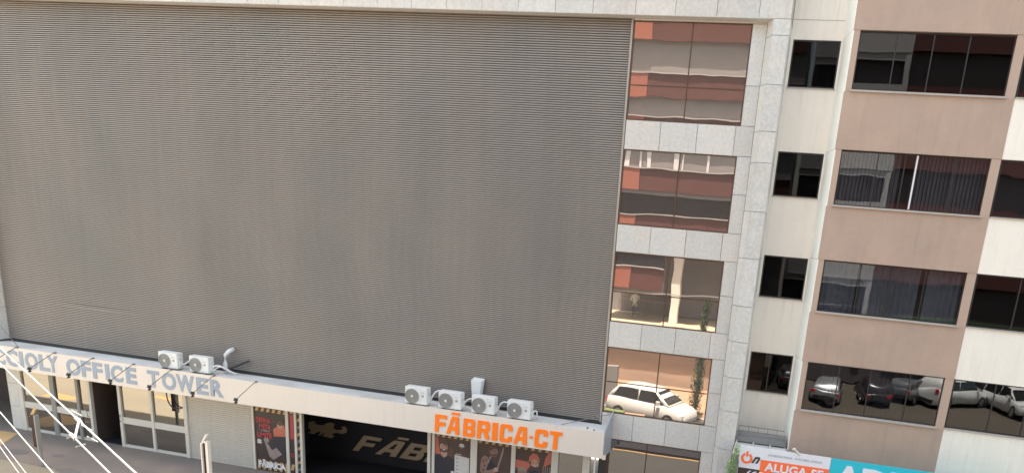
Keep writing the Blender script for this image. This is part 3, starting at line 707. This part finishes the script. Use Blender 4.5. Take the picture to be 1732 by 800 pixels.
# clamp
CLP = tag(empty('cable_clamp', (-8.9, -15.3, -3)), 'white metal clamp with bolts joining the two thick cables', 'clamp')
def pw(t, z=-3.0):   # point on upper cable
    return Vector((-13.952, -12.031, z)).lerp(Vector((-6.776, -16.384, z)), t)
def pw2(t, z=-3.0):
    return Vector((-12.775, -12.994, z)).lerp(Vector((-6.997, -16.504, z)), t)
a1, a2 = pw(.70), pw2(.76)
build('bar', MB().tube([a1 + Vector((0, 0, .03)), a2 + Vector((0, 0, -.03))], .014, 8), 'cable', CLP)
build('sleeve', MB().tube([pw(.675), pw(.712)], .024, 10), 'cable', CLP)
build('sleeve', MB().tube([pw2(.735), pw2(.772)], .022, 10), 'cable', CLP)
for t, dz in ((.68, .10), (.74, .02), (.77, -.07)):
    build('bolt', MB().tube([pw(t) + Vector((-.07, 0, dz)), pw(t) + Vector((.07, .02, dz - .06))], .008, 6), 'cable', CLP)
for t, dz in ((.73, -.07), (.80, -.06)):
    build('bolt', MB().tube([pw2(t) + Vector((-.06, 0, dz)), pw2(t) + Vector((.06, .02, dz + .05))], .008, 6), 'cable', CLP)

# ================================================================== apartment building
AB = tag(empty('apartment_building', (4, 0, G)), 'apartment block with brown and cream wall bands and dark sliding windows', 'building')
H_ = 2.839
BT = [5.33 - H_ * i for i in range(-1, 4)]; BB = [3.94 - H_ * i for i in range(-1, 4)]
ST = [5.304 - H_ * i for i in range(0, 4)]; SB = [4.119 - H_ * i for i in range(0, 4)]
cr = MB()   # recessed cream wall with small windows
SX0, SX1 = -1.198, .070
tops = [8.6] + SB; 
zs_edges = [(ST[0], 9.6)] + [(ST[i + 1], SB[i]) for i in range(3)] + [(-6.4, SB[3])]
for z0, z1 in zs_edges: cr.box(-1.275, .117, .77, .95, z0, z1)
for i in range(4):
    cr.box(-1.275, SX0, .77, .95, SB[i], ST[i]); cr.box(SX1, .117, .77, .95, SB[i], ST[i])
build('cream_wall', cr, 'cream', AB)
build('wall_joint', MB().box(-1.27, .10, .766, .77, 5.78, 5.795), 'sill', AB)
# splayed strip
for i in range(5):
    zt = 9.6 if i == 0 else BT[i]; zb = BT[i + 1] if i < 4 else -9.0
    build('splayed_wall', MB().zprism([(.117, .77), (.318, -.30), (.5, -.2), (.3, .95)], zb + .012, zt - .0), 'cream_w', AB)
build('wall_core', MB().zprism([(.127, .80), (.33, -.27), (.5, -.2), (.3, .95)], -9.2, 9.5), 'sill', AB)
bw = MB(); 
BX0, BXL, BXR, BX1 = .32, .50, 4.23, 4.462
for i in range(5):
    zt = BB[i - 1] if i > 0 else 9.6
    zt = 9.6 if i == 0 else BB[i]
    zb = BT[i + 1] if i < 4 else -9.0
    if i == 0: zt, zb = 9.6, BT[1]
    build('brown_spandrel', MB().box(BX0, BX1, -.30, -.05, zb + .008, zt - .045 if i > 0 else zt), 'brown', AB)
for i in range(1, 5):
    build('brown_pier', MB().box(BX0 + .006, BXL, -.285, -.05, BB[i] - .045, BT[i] + .008), 'brown2', AB)
    build('brown_pier', MB().box(BXR, BX1 - .004, -.285, -.05, BB[i] - .045, BT[i] + .008), 'brown2', AB)
    build('sill', MB().box(BXL - .03, BXR + .03, -.36, -.05, BB[i] - .045, BB[i]), 'sill', AB)
CX1 = 12
for i in range(5):
    zt = 9.6 if i == 0 else BB[i]; zb = BT[i + 1] if i < 4 else -9.0
    build('cream_spandrel', MB().box(BX1, CX1, -.29, -.05, zb + .004, zt - .03 if i else zt), 'cream_w' if 0 else 'cream', AB)
    if i: build('sill', MB().box(BX1 + .01, CX1, -.33, -.05, BB[i] - .03, BB[i]), 'sill', AB)
# slab/room volumes
rmv = MB()
for i in range(5):
    z = (BB[i] + BT[i + 1]) / 2 if i < 4 else -6.2
    rmv.box(.5, CX1, -.04, 5.0, z - .35, z + .35)
rmv.box(.5, CX1, 5.0, 5.1, -9, 9); rmv.box(.44, .5, -.04, 5, -9, 9); rmv.box(4.40, 4.46, -.04, 5, -9, 9); rmv.box(CX1, CX1 + .1, -.04, 5, -9, 9)
rmv.box(-1.27, .30, 2.6, 2.7, -9, 9.4); rmv.box(-1.27, .3, .96, 8, 9.4, 9.6); rmv.box(.3, CX1, -.05, 8, 9.6, 9.8)
for i in range(4): rmv.box(-1.27, .30, .96, 2.6, SB[i] - .6, SB[i] - .4)
build('room_shell', rmv, 'room', AB)
# small windows
for i in range(4):
    ww = win(AB, SX0, SX1, SB[i], ST[i], .80, 'win_frame', 'pane_small', (-.60,), (), t=.035, depth=.06)
    build('sill', MB().box(SX0 - .02, SX1 + .02, .74, .80, SB[i] - .03, SB[i]), 'sill', AB)
    # inner sash of the right half
    f = MB(); a, b, c, d = -.56, -.03, SB[i] + .38, ST[i] - .12
    f.box(a, b, .87, .89, SB[i] + .03, c); f.box(a, b, .87, .89, d, ST[i] - .03); f.box(a, a + .05, .87, .89, c, d); f.box(b - .10, b, .87, .89, c, d)
    build('inner_sash', f, 'win_frame_g', ww)
MU = [(1.43, 2.325, 3.176), (1.46, 2.16, 2.42, 3.40), (1.503, 2.306, 3.214), (1.40, 2.264, 3.33)]
for i in range(1, 5):
    win(AB, BXL, BXR, BB[i], BT[i], -.20, 'win_frame', ('pane_dark', 'pane_clear', 'pane_clear', 'pane')[i - 1], MU[i - 1], (), t=.03, depth=.05, fr_m='win_frame')
build('sliding_sash', MB().box(2.425, 2.465, -.235, -.16, BB[2] + .03, BT[2] - .03), 'win_frame_w', AB)
CM = [(5.6, 6.9), (5.55, 6.8), (5.6, 6.9), (5.58, 6.45, 7.4)]
for i in range(1, 5):
    win(AB, BX1 + .02, CX1 - .1, BB[i], BT[i], -.20, 'win_frame', 'pane_dark' if i == 3 else 'pane', CM[i - 1] + (8.5, 10.0), (), t=.035, depth=.05)
# inside dressings
def blind(x0, x1, z0, z1, y, pitch, m, label, cat='blind', ang=35, dy=.0, name='vertical_blind'):
    b = MB(); x = x0; hw = pitch * .55
    while x < x1:
        c, s_ = math.cos(R(ang)) * hw, math.sin(R(ang)) * hw; j = random.uniform(-.01, .01)
        b.poly([(x - c, y - s_, z0), (x + c, y + s_ + j, z0), (x + c, y + s_ + j, z1), (x - c, y - s_, z1)], [(0, 1, 2, 3)]); x += pitch
    return tag(build(name, b, m, recalc=False), label, cat)
def curtain(x0, x1, z0, z1, y, m, label, fold=.05, wl=.17, name='curtain'):
    b = MB(); n = int((x1 - x0) / .02); ph = random.uniform(0, 6)
    for i in range(n + 1):
        x = x0 + (x1 - x0) * i / n; yy = y + fold * math.sin(2 * math.pi * x / wl + ph + 1.2 * math.sin(x * 3)) * (.7 + .3 * math.sin(x * 5 + 1))
        b.v += [(x, yy, z0), (x, yy, z1)]
    for i in range(n): b.f.append((2 * i, 2 * i + 2, 2 * i + 3, 2 * i + 1))
    return tag(build(name, b, m, smooth=True, recalc=False), label, 'curtain')
blind(.56, 2.12, BB[2] + .02, BT[2] - .02, -.06, .098, 'blind', 'grey vertical blind behind the left panes of the second window from the top')
blind(2.50, 4.20, BB[2] + .02, BT[2] - .02, -.06, .098, 'blind', 'grey vertical blind behind the right panes of the second window from the top')
curtain(.55, 1.45, BB[3], BT[3], -.02, 'curtain_b', 'blue-grey curtain at the left of the third window from the top')
curtain(1.55, 2.30, BB[3], BT[3], .03, 'curtain_b', 'blue-grey curtain in the middle of the third window from the top', .04, .12)
curtain(2.34, 3.10, BB[3], BT[3], -.02, 'curtain_b', 'blue-grey curtain right of the centre bar of the third window from the top')
curtain(3.30, 4.20, BB[3], BT[3], .0, 'curtain_b', 'blue-grey curtain at the right end of the third window from the top')
curtain(2.32, 3.28, BB[4], BT[4], .0, 'curtain_b', 'thin grey curtain in the centre of the lowest brown-bay window', .03, .2)
curtain(.95, 1.4, BB[4], BT[4], .02, 'blind', 'dim grey curtain at the left of the lowest brown-bay window', .03, .1)
curtain(6.52, 6.72, BB[4], BT[4], -.05, 'curtain_w', 'narrow white curtain edge in the lowest window at the right', .02, .1)
curtain(4.55, 5.5, BB[2], BT[2], .0, 'blind', 'grey drape filling the second window from the top at the right edge', .03, .3)
blind(6.8, 9, BB[4], BT[4], .0, .11, 'blind', 'grey vertical blind in the lowest window at the right edge')
# ---- low annex in the gap: parapet, wire mesh, roof sheets
AX = tag(empty('annex', (-.5, -.6, G)), 'low grey annex roof squeezed between the granite pilaster and the brown bay', 'annex')
build('parapet', MB().box(-1.24, .20, -.12, .10, -6.6, -5.53), 'conc_d', AX)
build('coping', MB().box(-1.25, .22, -.20, -.12, -5.80, -5.66), 'conc_d', AX)
build('front_wall', MB().box(-1.24, .30, -1.40, -1.25, G, -5.92), 'conc_d', AX)
for i in range(3):
    x0 = -1.20 + i * .50
    build('roof_sheet', MB().poly([(x0, -.2, -5.84), (x0 + .47, -.2, -5.84), (x0 + .47, -1.38, -5.93), (x0, -1.38, -5.93), (x0, -.2, -5.86), (x0 + .47, -.2, -5.86), (x0 + .47, -1.38, -5.95), (x0, -1.38, -5.95)],
          [(0, 3, 2, 1), (4, 5, 6, 7), (0, 1, 5, 4), (1, 2, 6, 5), (2, 3, 7, 6), (3, 0, 4, 7)]), 'poly', AX)
    build('roof_rib', MB().tube([(x0 - .015, -.18, -5.80), (x0 - .015, -1.38, -5.90)], .022, 6), 'alu', AX)
FN = tag(empty('wire_fence', (-.5, 0, -5.53)), 'low brown wire mesh rail on the annex parapet', 'fence')
build('rail', MB().box(-1.22, .13, -.02, .0, -5.375, -5.36), 'wire_b', FN); build('rail', MB().box(-1.22, .13, -.02, .0, -5.45, -5.443), 'alu', FN)
for i in range(15): build('bar', MB().box(-1.21 + i * .095, -1.198 + i * .095, -.015, -.004, -5.53, -5.375), 'wire_b' if i % 3 == 0 else 'alu', FN)

# ---- banner sign
SG = tag(empty('banner_sign', (1.5, -1.5, -6.6)), 'white and orange rental banner with power-button logo joined to a teal banner', 'sign')
build('board', MB().box(-1.02, 1.50, -1.50, -1.46, -7.2, -5.59), 'signwhite', SG)
build('teal_board', MB().box(1.515, 6.5, -1.50, -1.46, -7.2, -5.60), 'signteal', SG)
build('black_band', MB().box(-1.0, 1.50, -1.505, -1.50, -7.1, -6.235), 'signblack', SG)
build('orange_band', MB().box(-.40, 1.49, -1.510, -1.505, -6.30, -5.925), 'signorange', SG)
oc = (-.80, -5.94)
build('power_bar', MB().box(oc[0] - .03, oc[0] + .03, -1.510, -1.50, oc[1] + .055, oc[1] + .20), 'signorange', SG)
pr = MB().ring(oc, .095, .165, -1.508, -1.50, 26, 118, 422)
build('power_logo', pr, 'signorange', SG, recalc=False)
text('script_letter', 'n', -.66, -.42, -6.06, -5.86, -1.511, .008, 'signblack', SG, .03, .5)
text('lettering', 'ASSESSORIA', -.22, .46, -5.79, -5.73, -1.506, .005, 'signgrey', SG); text('lettering', 'IMOBILIÁRIA', .54, 1.28, -5.79, -5.715, -1.506, .005, 'signgrey', SG)
text('lettering', 'ALUGA-SE', -.27, 1.36, -6.235, -5.985, -1.518, .008, 'signwhite', SG, .03)
text('lettering', '(62) 9', -.75, .25, -6.50, -6.29, -1.511, .006, 'signwhite', SG, .02)
text('lettering', 'ADESIVOS', 1.62, 6.2, -6.55, -5.74, -1.512, .012, 'signwhite', SG, .05)
SL = tag(empty('sign_lamp', (.55, -1.5, -5.59)), 'small white lamp perched on the top edge of the banner', 'lamp')
build('head', MB().sphere((.47, -1.48, -5.50), .06, 10, 6, (1, .9, .8)), 'p_white', SL, smooth=True)
build('arm', MB().tube([(.49, -1.49, -5.51), (.60, -1.50, -5.585), (.64, -1.51, -5.64)], .028, 8), 'p_white', SL)
# ---- plant beside the banner
def leaves(mb, c, rad, n, size, up=.0, shape_=1.0):
    for _ in range(n):
        d = Vector((random.gauss(0, 1), random.gauss(0, 1), random.gauss(0, 1))).normalized() * (random.random() ** .5)
        p = Vector((c[0] + d.x * rad[0], c[1] + d.y * rad[1], c[2] + d.z * rad[2]))
        a = Vector((random.uniform(-1, 1), random.uniform(-1, 1), random.uniform(-.3, 1) + up)).normalized()
        b = a.cross(Vector((random.uniform(-1, 1), random.uniform(-1, 1), random.uniform(-1, 1)))).normalized()
        s_ = size * random.uniform(.6, 1.3); wd = s_ * .22 * shape_
        mb.poly([p - a * s_, p + b * wd, p + a * s_, p - b * wd], [(0, 1, 2, 3)])
PL = tag(empty('leafy_shrub', (-1.15, -1.75, G)), 'light green leafy shrub climbing at the left end of the banner', 'plant')
st = MB()
for i in range(4):
    x = -1.25 + i * .07
    st.tube([(x, -1.75, G), (x + .03 * i, -1.76, -7.6), (x + .04, -1.78, -5.55 - .14 * i)], .018, 6, .006)
build('stem', st, 'bark', PL)
lf = MB(); leaves(lf, (-1.18, -1.78, -6.35), (.17, .16, .55), 420, .05, .6)
leaves(lf, (-1.08, -1.80, -5.72), (.10, .10, .22), 70, .055, 1.0); leaves(lf, (-1.22, -1.78, -7.6), (.24, .2, .9), 300, .06, .5)
build('foliage', lf, 'leaf_l', PL, recalc=False)

# ================================================================== across the street (seen mirrored in the glass)
RB = tag(empty('red_building', (-7, -26, G)), 'red banded building across the street seen only as a reflection in the mirror windows', 'building')
bands = [(-3.53, -2.25), (-.45, .98), (2.37, 3.64), (5.35, 6.55), (7.65, 8.9), (10.64, 12.0)]
for z0, z1 in bands:
    build('red_spandrel', MB().box(-10.62, -8.55 if z0 < -3 else -1.6, -26.2, -26, z0, z1), 'red', RB)
    build('sunlit_red_spandrel', MB().box(-12.4, -10.62, -26.2, -25.95, z0, z1), 'sunlit_red', RB)  # sunlit end of each red band, lit by its colour
    build('sill', MB().box(-12.4, -8.55 if z0 < -3 else -1.6, -26.1, -25.9, z1, z1 + .06), 'whitewall', RB)
for (a, b), m in zip(zip([x[1] for x in bands], [x[0] for x in bands][1:]), ['darkglass', 'darkglass', 'grey_panel', 'grey_panel', 'grey_panel']):
    build('window_band', MB().box(-12.0, -8.55 if a < -2 else -1.6, -26.5, -26.3, a + .06, b - (.22 if m == 'darkglass' else 0)), m, RB)
    build('soffit_strip', MB().box(-12.0, -1.6, -26.5, -26.12, b - .22, b), 'grey_panel', RB) if m == 'darkglass' else None
build('wall', MB().box(-12.4, -1.6, -33, -26.5, -.5, 12), 'grey_panel', RB); build('wall', MB().box(-12.4, -8.55, -33, -26.5, -3.55, -.5), 'grey_panel', RB); build('wall', MB().box(-8.55, -1.6, -33, -30.8, -5.5, -.5), 'grey_panel', RB)
build('corner_pier', MB().box(-12.5, -12.0, -26.4, -26.0, -2.3, 12), 'cream', RB)
build('terrace_slab', MB().box(-40, -1.6, -31.5, -25.0, -6.0, -5.55), 'terrace', RB)
build('terrace_wall', MB().box(-40, -1.6, -31.8, -31.5, -5.55, -2.3), 'grey_panel', RB)
build('terrace_soffit', MB().box(-12.4, -8.55, -31.5, -26.2, -3.8, -3.55), 'grey_panel', RB)
build('column', MB().box(-8.0, -7.5, -27.2, -26.6, -5.55, -.5), 'cream', RB)
build('base_wall', MB().box(-40, -1.6, -25.9, -25.6, G - .1, -6.0), 'peach', RB)
rl = MB(); rl.box(-12.4, -8.6, -30.6, -30.55, -4.6, -4.55)
for i in range(30): rl.box(-12.4 + i * .13, -12.37 + i * .13, -30.6, -30.57, -5.55, -4.6)
build('railing', rl, 'kerb', RB)
for x, cw in ((-11.6, .3), (-10.75, .12), (-10.3, .25), (-8.6, .3), (-8.1, .08), (-6.6, .15), (-4.9, .12), (-3.4, .3), (-2.9, .1)):
    build('curtain', MB().box(x, x + cw, -26.28, -26.25, 3.7, 5.1), 'curtain_w', RB)
WB = tag(empty('white_building', (5, -36, G)), 'pale building with a dark red wing, mirrored in the dark apartment windows', 'building')
fl_ = [(12.06, 15.0), (8.4, 10.6), (4.82, 6.95), (1.2, 3.2), (-2.5, -.4)]
for z0, z1 in fl_:
    build('white_band', MB().box(-1.4, 4.75, -36.3, -36.0, z0, z1), 'whitewall', WB)
    build('red_band', MB().box(4.75, 25, -36.4, -36.1, z0 + .6, z1), 'red', WB)
    build('ledge', MB().box(-1.4, 4.75, -36.1, -35.92, z0 + .42, z0 + .47), 'grey_panel', WB)
build('corner_pier', MB().box(4.45, 4.80, -36.35, -35.95, -6, 15), 'whitewall', WB)
build('wall', MB().box(-1.4, 25, -44, -36.6, G, 15), 'room', WB)
build('awning', MB().box(6.5, 25, -36.0, -35.0, -5.2, -4.2), 'leaf_d', WB)
# person on the terrace
PN = tag(empty('person', (-10.8, -28.9, -5.55)), 'person in a white shirt on the terrace, seen only mirrored in the third window', 'person')
me = bpy.data.meshes.new('body'); vs = [(0, 0, .92), (0, 0, 1.15), (0, 0, 1.38), (0, .02, 1.50), (0, .03, 1.62), (0, .05, 1.70), (-.1, 0, .88), (-.11, .03, .48), (-.11, 0, .08), (-.11, .12, .04), (.1, 0, .88), (.11, .03, .48), (.11, 0, .08), (.11, .12, .04),
      (-.2, 0, 1.38), (-.27, .02, 1.12), (-.22, .2, 1.0), (.2, 0, 1.38), (.3, .1, 1.16), (.28, .3, 1.22)]
es = [(0, 1), (1, 2), (2, 3), (3, 4), (4, 5), (0, 6), (6, 7), (7, 8), (8, 9), (0, 10), (10, 11), (11, 12), (12, 13), (2, 14), (14, 15), (15, 16), (2, 17), (17, 18), (18, 19)]
me.from_pydata(vs, es, []); me.materials.append(MT['cloth_w']); pb_ = bpy.data.objects.new('body', me); C.objects.link(pb_); pb_.parent = PN
md = pb_.modifiers.new('skin', 'SKIN'); rr = [.15, .14, .16, .06, .09, .08, .10, .065, .045, .04, .10, .065, .045, .04, .06, .045, .035, .06, .045, .035]
for sv, r_ in zip(me.skin_vertices[0].data, rr): sv.radius = (r_, r_)
me.skin_vertices[0].data[0].use_root = True; pb_.modifiers.new('sub', 'SUBSURF').levels = 1
build('trousers', MB().tube([(-.1, 0, .94), (-.11, .03, .48), (-.11, 0, .06)], .115, 8, .075).tube([(.1, 0, .94), (.11, .03, .48), (.11, 0, .06)], .115, 8, .075), 'cloth_g', PN, True)
build('hair', MB().sphere((0, .02, 1.70), .12), 'bark', PN, True)

# ---- cars
def make_car(name, paint, kind='hatch'):
    """x forward, origin on the ground at the middle; about 4 m long"""
    r = empty(name, (0, 0, 0))
    if kind == 'hatch':   # x, half width, z bottom, belt, roof z, roof half width
        st_ = [(-1.98, .70, .42, .62), (-1.93, .80, .32, .86), (-1.75, .84, .24, .93), (-1.2, .86, .2, .95), (-.4, .87, .19, .95), (.5, .87, .19, .94), (1.1, .86, .2, .90), (1.6, .82, .22, .80), (1.88, .74, .28, .68), (1.98, .60, .36, .52)]
        gh = [(-1.90, .70, .93), (-1.60, .60, 1.34), (-1.0, .60, 1.46), (-.1, .60, 1.49), (.42, .62, 1.40), (1.22, .72, .92)]
    else:
        st_ = [(-2.2, .74, .5, .8), (-2.15, .86, .36, 1.05), (-1.9, .90, .3, 1.08), (-1.2, .92, .26, 1.10), (0, .92, .26, 1.10), (.9, .92, .26, 1.08), (1.5, .90, .28, 1.0), (2.0, .84, .32, .9), (2.2, .7, .4, .7)]
        gh = [(-2.1, .78, 1.08), (-1.9, .68, 1.62), (-1.0, .66, 1.70), (.1, .66, 1.68), (.5, .68, 1.58), (1.25, .78, 1.06)]
    def dens(rows_, k):
        o_ = []
        for i in range(len(rows_) - 1):
            p0, p1, p2, p3 = rows_[max(i - 1, 0)], rows_[i], rows_[i + 1], rows_[min(i + 2, len(rows_) - 1)]
            for j in range(k):
                t = j / k
                o_.append(tuple(.5 * (2 * b_ + (c_ - a_) * t + (2 * a_ - 5 * b_ + 4 * c_ - d_) * t * t + (3 * b_ - a_ - 3 * c_ + d_) * t ** 3) for a_, b_, c_, d_ in zip(p0, p1, p2, p3)))
        return o_ + [rows_[-1]]
    L0 = st_[-1][0]; st_n2 = st_[-2][3]; st0 = st_[0]
    st_ = dens(st_, 3)
    b = MB(); n = len(st_)
    for x, hw, zb, zt in st_:
        zm = (zb + zt) / 2 + .05
        b.v += [(x, -hw * .88, zb), (x, -hw, zb + .1), (x, -hw, zm), (x, -hw * .95, zt - .04), (x, -hw * .86, zt), (x, hw * .86, zt), (x, hw * .95, zt - .04), (x, hw, zm), (x, hw, zb + .1), (x, hw * .88, zb)]
    for i in range(n - 1):
        for j in range(10):
            b.f.append((i * 10 + j, i * 10 + (j + 1) % 10, (i + 1) * 10 + (j + 1) % 10, (i + 1) * 10 + j))
    b.f += [tuple(range(9, -1, -1)), tuple(range((n - 1) * 10, n * 10))]
    bo_ = build('body', b, paint, r, True, smooth=True)
    g = MB(); ghd = dens(gh, 3); m_ = len(ghd)
    for x, hw, zt in ghd:
        zb = gh[0][2] - .03; bw_ = .78 if kind == 'hatch' else .84
        q_ = min(1, max(0, (zt - zb) / .4)); bb_ = hw + (bw_ - hw) * q_; zt = max(zt, zb + .01); dr = .05 * q_
        g.v += [(x, -bb_, zb), (x, -hw - .01, zt - dr), (x, -hw + .09, zt), (x, hw - .09, zt), (x, hw + .01, zt - dr), (x, bb_, zb)]
    for i in range(m_ - 1):
        for j in range(6): g.f.append((i * 6 + j, i * 6 + (j + 1) % 6, (i + 1) * 6 + (j + 1) % 6, (i + 1) * 6 + j))
    g.f += [(5, 4, 3, 2, 1, 0), tuple(range((m_ - 1) * 6, m_ * 6))]
    build('cabin', g, paint, r, True, smooth=True)
    zr = gh[2][2]; zb = gh[0][2]
    for s_ in (-1, 1):
        for (xa, xb, xc, xd) in ((gh[0][0] + .28, -.42, -.42, gh[1][0] + .18), (-.34, gh[5][0] - .28, gh[4][0] - .04, -.34)):
            bw_ = (.78 if kind == 'hatch' else .84) + .006; tw = gh[2][1] + .018
            def yy(z): return s_ * (bw_ + (tw - bw_) * (z - zb) / (zr - zb))
            z0_, z1_ = zb + .03, zr - .09
            build('side_window', MB().poly([(xa, yy(z0_), z0_), (xb, yy(z0_), z0_), (xc, yy(z1_), z1_), (xd, yy(z1_), z1_)], [(0, 1, 2, 3)]), 'carglass', r, True, recalc=False)
    def scr(i, j, t0, t1, in_=.06, o=.008):
        (xa, ha, za), (xb, hb, zb_) = gh[i], gh[j]
        P = lambda t: (xa + (xb - xa) * t, ha + (hb - ha) * t - in_, za + (zb_ - za) * t)
        a, b_ = P(t0), P(t1); sx = o if xa > 0 else -o
        build('windscreen' if xa > 0 else 'rear_window', MB().poly([(a[0] + sx, -a[1], a[2] + o), (a[0] + sx, a[1], a[2] + o), (b_[0] + sx, b_[1], b_[2] + o), (b_[0] + sx, -b_[1], b_[2] + o)], [(0, 1, 2, 3)]), 'carglass', r, True, recalc=False)
    scr(5, 4, .08, .94); scr(0, 1, .15, .88)
    wr = .31 if kind == 'hatch' else .37; wx = 1.25 if kind == 'hatch' else 1.38; wy = .80 if kind == 'hatch' else .85
    for sx in (-1, 1):
        for sy in (-1, 1):
            w_ = build('wheel', MB().disc((sx * wx, sy * wy, wr), wr, (0, 1, 0), .2, 20), 'tyre', r, True)
            build('rim', MB().disc((sx * wx, sy * (wy + .1), wr), wr * .65, (0, 1, 0), .02, 14), 'rim', w_, True)
    L_ = L0
    for sy in (-1, 1):
        build('headlight', MB().box(L_ - .28, L_ - .06, sy * .62 - .13, sy * .62 + .13, st_n2 - .14, st_n2 - .01), 'headlamp', r, True)
        build('tail_light', MB().box(-L_ - .01, -L_ + .12, sy * .68 - .10, sy * .68 + .10, st0[3] + .02, st0[3] + .24), 'redlamp', r, True)
        build('mirror', MB().box(gh[4][0] + .2, gh[4][0] + .38, sy * .98 - .09, sy * .98 + .09, zb + .02, zb + .16), paint, r, True)
    build('bumper', MB().box(-L_ - .03, -L_ + .1, -.66, .66, st0[2] - .08, st0[2] + .1), 'black', r, True)
    return r
def place(c, x, y, z, rz, label):
    c.location = (x, y, z); c.rotation_euler = (0, 0, R(rz)); tag(c, label, 'car', 'cars seen mirrored in the windows')
wc = make_car('parked_car', 'white_paint'); wc.scale = (1.15, 1.2, 1.25)
place(wc, -6.7, -16.1, G - .14, 16, 'white hatchback at the kerb, mirrored in the lowest bronze window')
place(make_car('parked_car', 'silver_paint'), 2.65, -29.0, G - .13, -84, 'silver hatchback seen from behind, mirrored in the lowest brown-bay window')
place(make_car('parked_car', 'dark_paint', 'suv'), 5.6, -29.8, G - .13, -92, 'black car beside the silver hatchback, mirrored in the lowest brown-bay window')
place(make_car('parked_car', 'grey_paint', 'suv'), 8.2, -32.2, G - .13, -60, 'grey car mirrored behind the curtain of the lowest brown-bay window')
wa = make_car('parked_car', 'white_paint', 'suv'); wa.scale = (1.12,) * 3
place(wa, 11.0, -32.8, G - .13, -38, 'white off-roader mirrored at the right end of the lowest brown-bay window')
wb_ = make_car('parked_car', 'white_paint', 'suv'); wb_.scale = (1.12,) * 3
place(wb_, 14.7, -32.3, G - .13, 72, 'white off-roader mirrored in the lowest window at the right edge')
place(make_car('parked_car', 'grey_paint'), .2, -30.5, G - .13, -95, 'dark grey car mirrored in the lowest small window')
# cypress, verge
CY = tag(empty('cypress_tree', (-4.62, -17.6, G)), 'slim dark cypress mirrored at the right of the bronze windows', 'tree')
build('trunk', MB().tube([(-4.62, -17.6, G - .14), (-4.62, -17.6, -3.6)], .10, 8, .03), 'bark', CY)
cf = MB()
for i in range(26):
    t = i / 25; z = G + .2 + t * 5.9; leaves(cf, (-4.62 + random.uniform(-.06, .06), -17.6 + random.uniform(-.08, .08), z), (.40 * (1 - t * .55), .40 * (1 - t * .55), .3), 110, .09, 1.0)
build('crown', cf, 'leaf_d', CY, recalc=False)
tag(build('planter_box', MB().box(-8.75, -7.75, -14.3, -13.9, G - .14, -8.75), 'grassm'), 'low green block by the road, mirrored before the white hatchback', 'planter')
tag(build('planter_box', MB().box(-7.73, -6.7, -14.3, -13.9, G - .14, -8.82), 'dirt'), 'low terracotta block by the road, mirrored before the white hatchback', 'planter')
tag(build('utility_cabinet', MB().box(-9.75, -9.15, -18.3, -17.9, G - .02, -7.2), 'alu_d'), 'dark grey street cabinet mirrored left of the white hatchback', 'cabinet')
tag(build('grass_verge', MB().zprism([(-9.6, -14.6), (-8.2, -14.5), (-7.9, -13.4), (-9.5, -13.2)], G - .14, G - .05), 'grassm'), kind='structure')
tag(build('terracotta_slab', MB().zprism([(-8.15, -14.5), (-6.6, -14.4), (-6.5, -13.2), (-7.85, -13.4)], G - .14, G - .04), 'dirt'), kind='structure')
HD = MB(); leaves(HD, (-2.0, -10.9, G + .2), (2.6, .45, .35), 700, .07, .6)
tag(build('median_hedge', HD, 'leaf_d', recalc=False), 'low dark hedge on the median strip, mirrored in the ground floor window', 'hedge')
tag(build('median', MB().box(-9.5, 30, -11.9, -9.83, G - .14, G + .01), 'interior2'), kind='structure')  # black colour stands for the shade on the strip
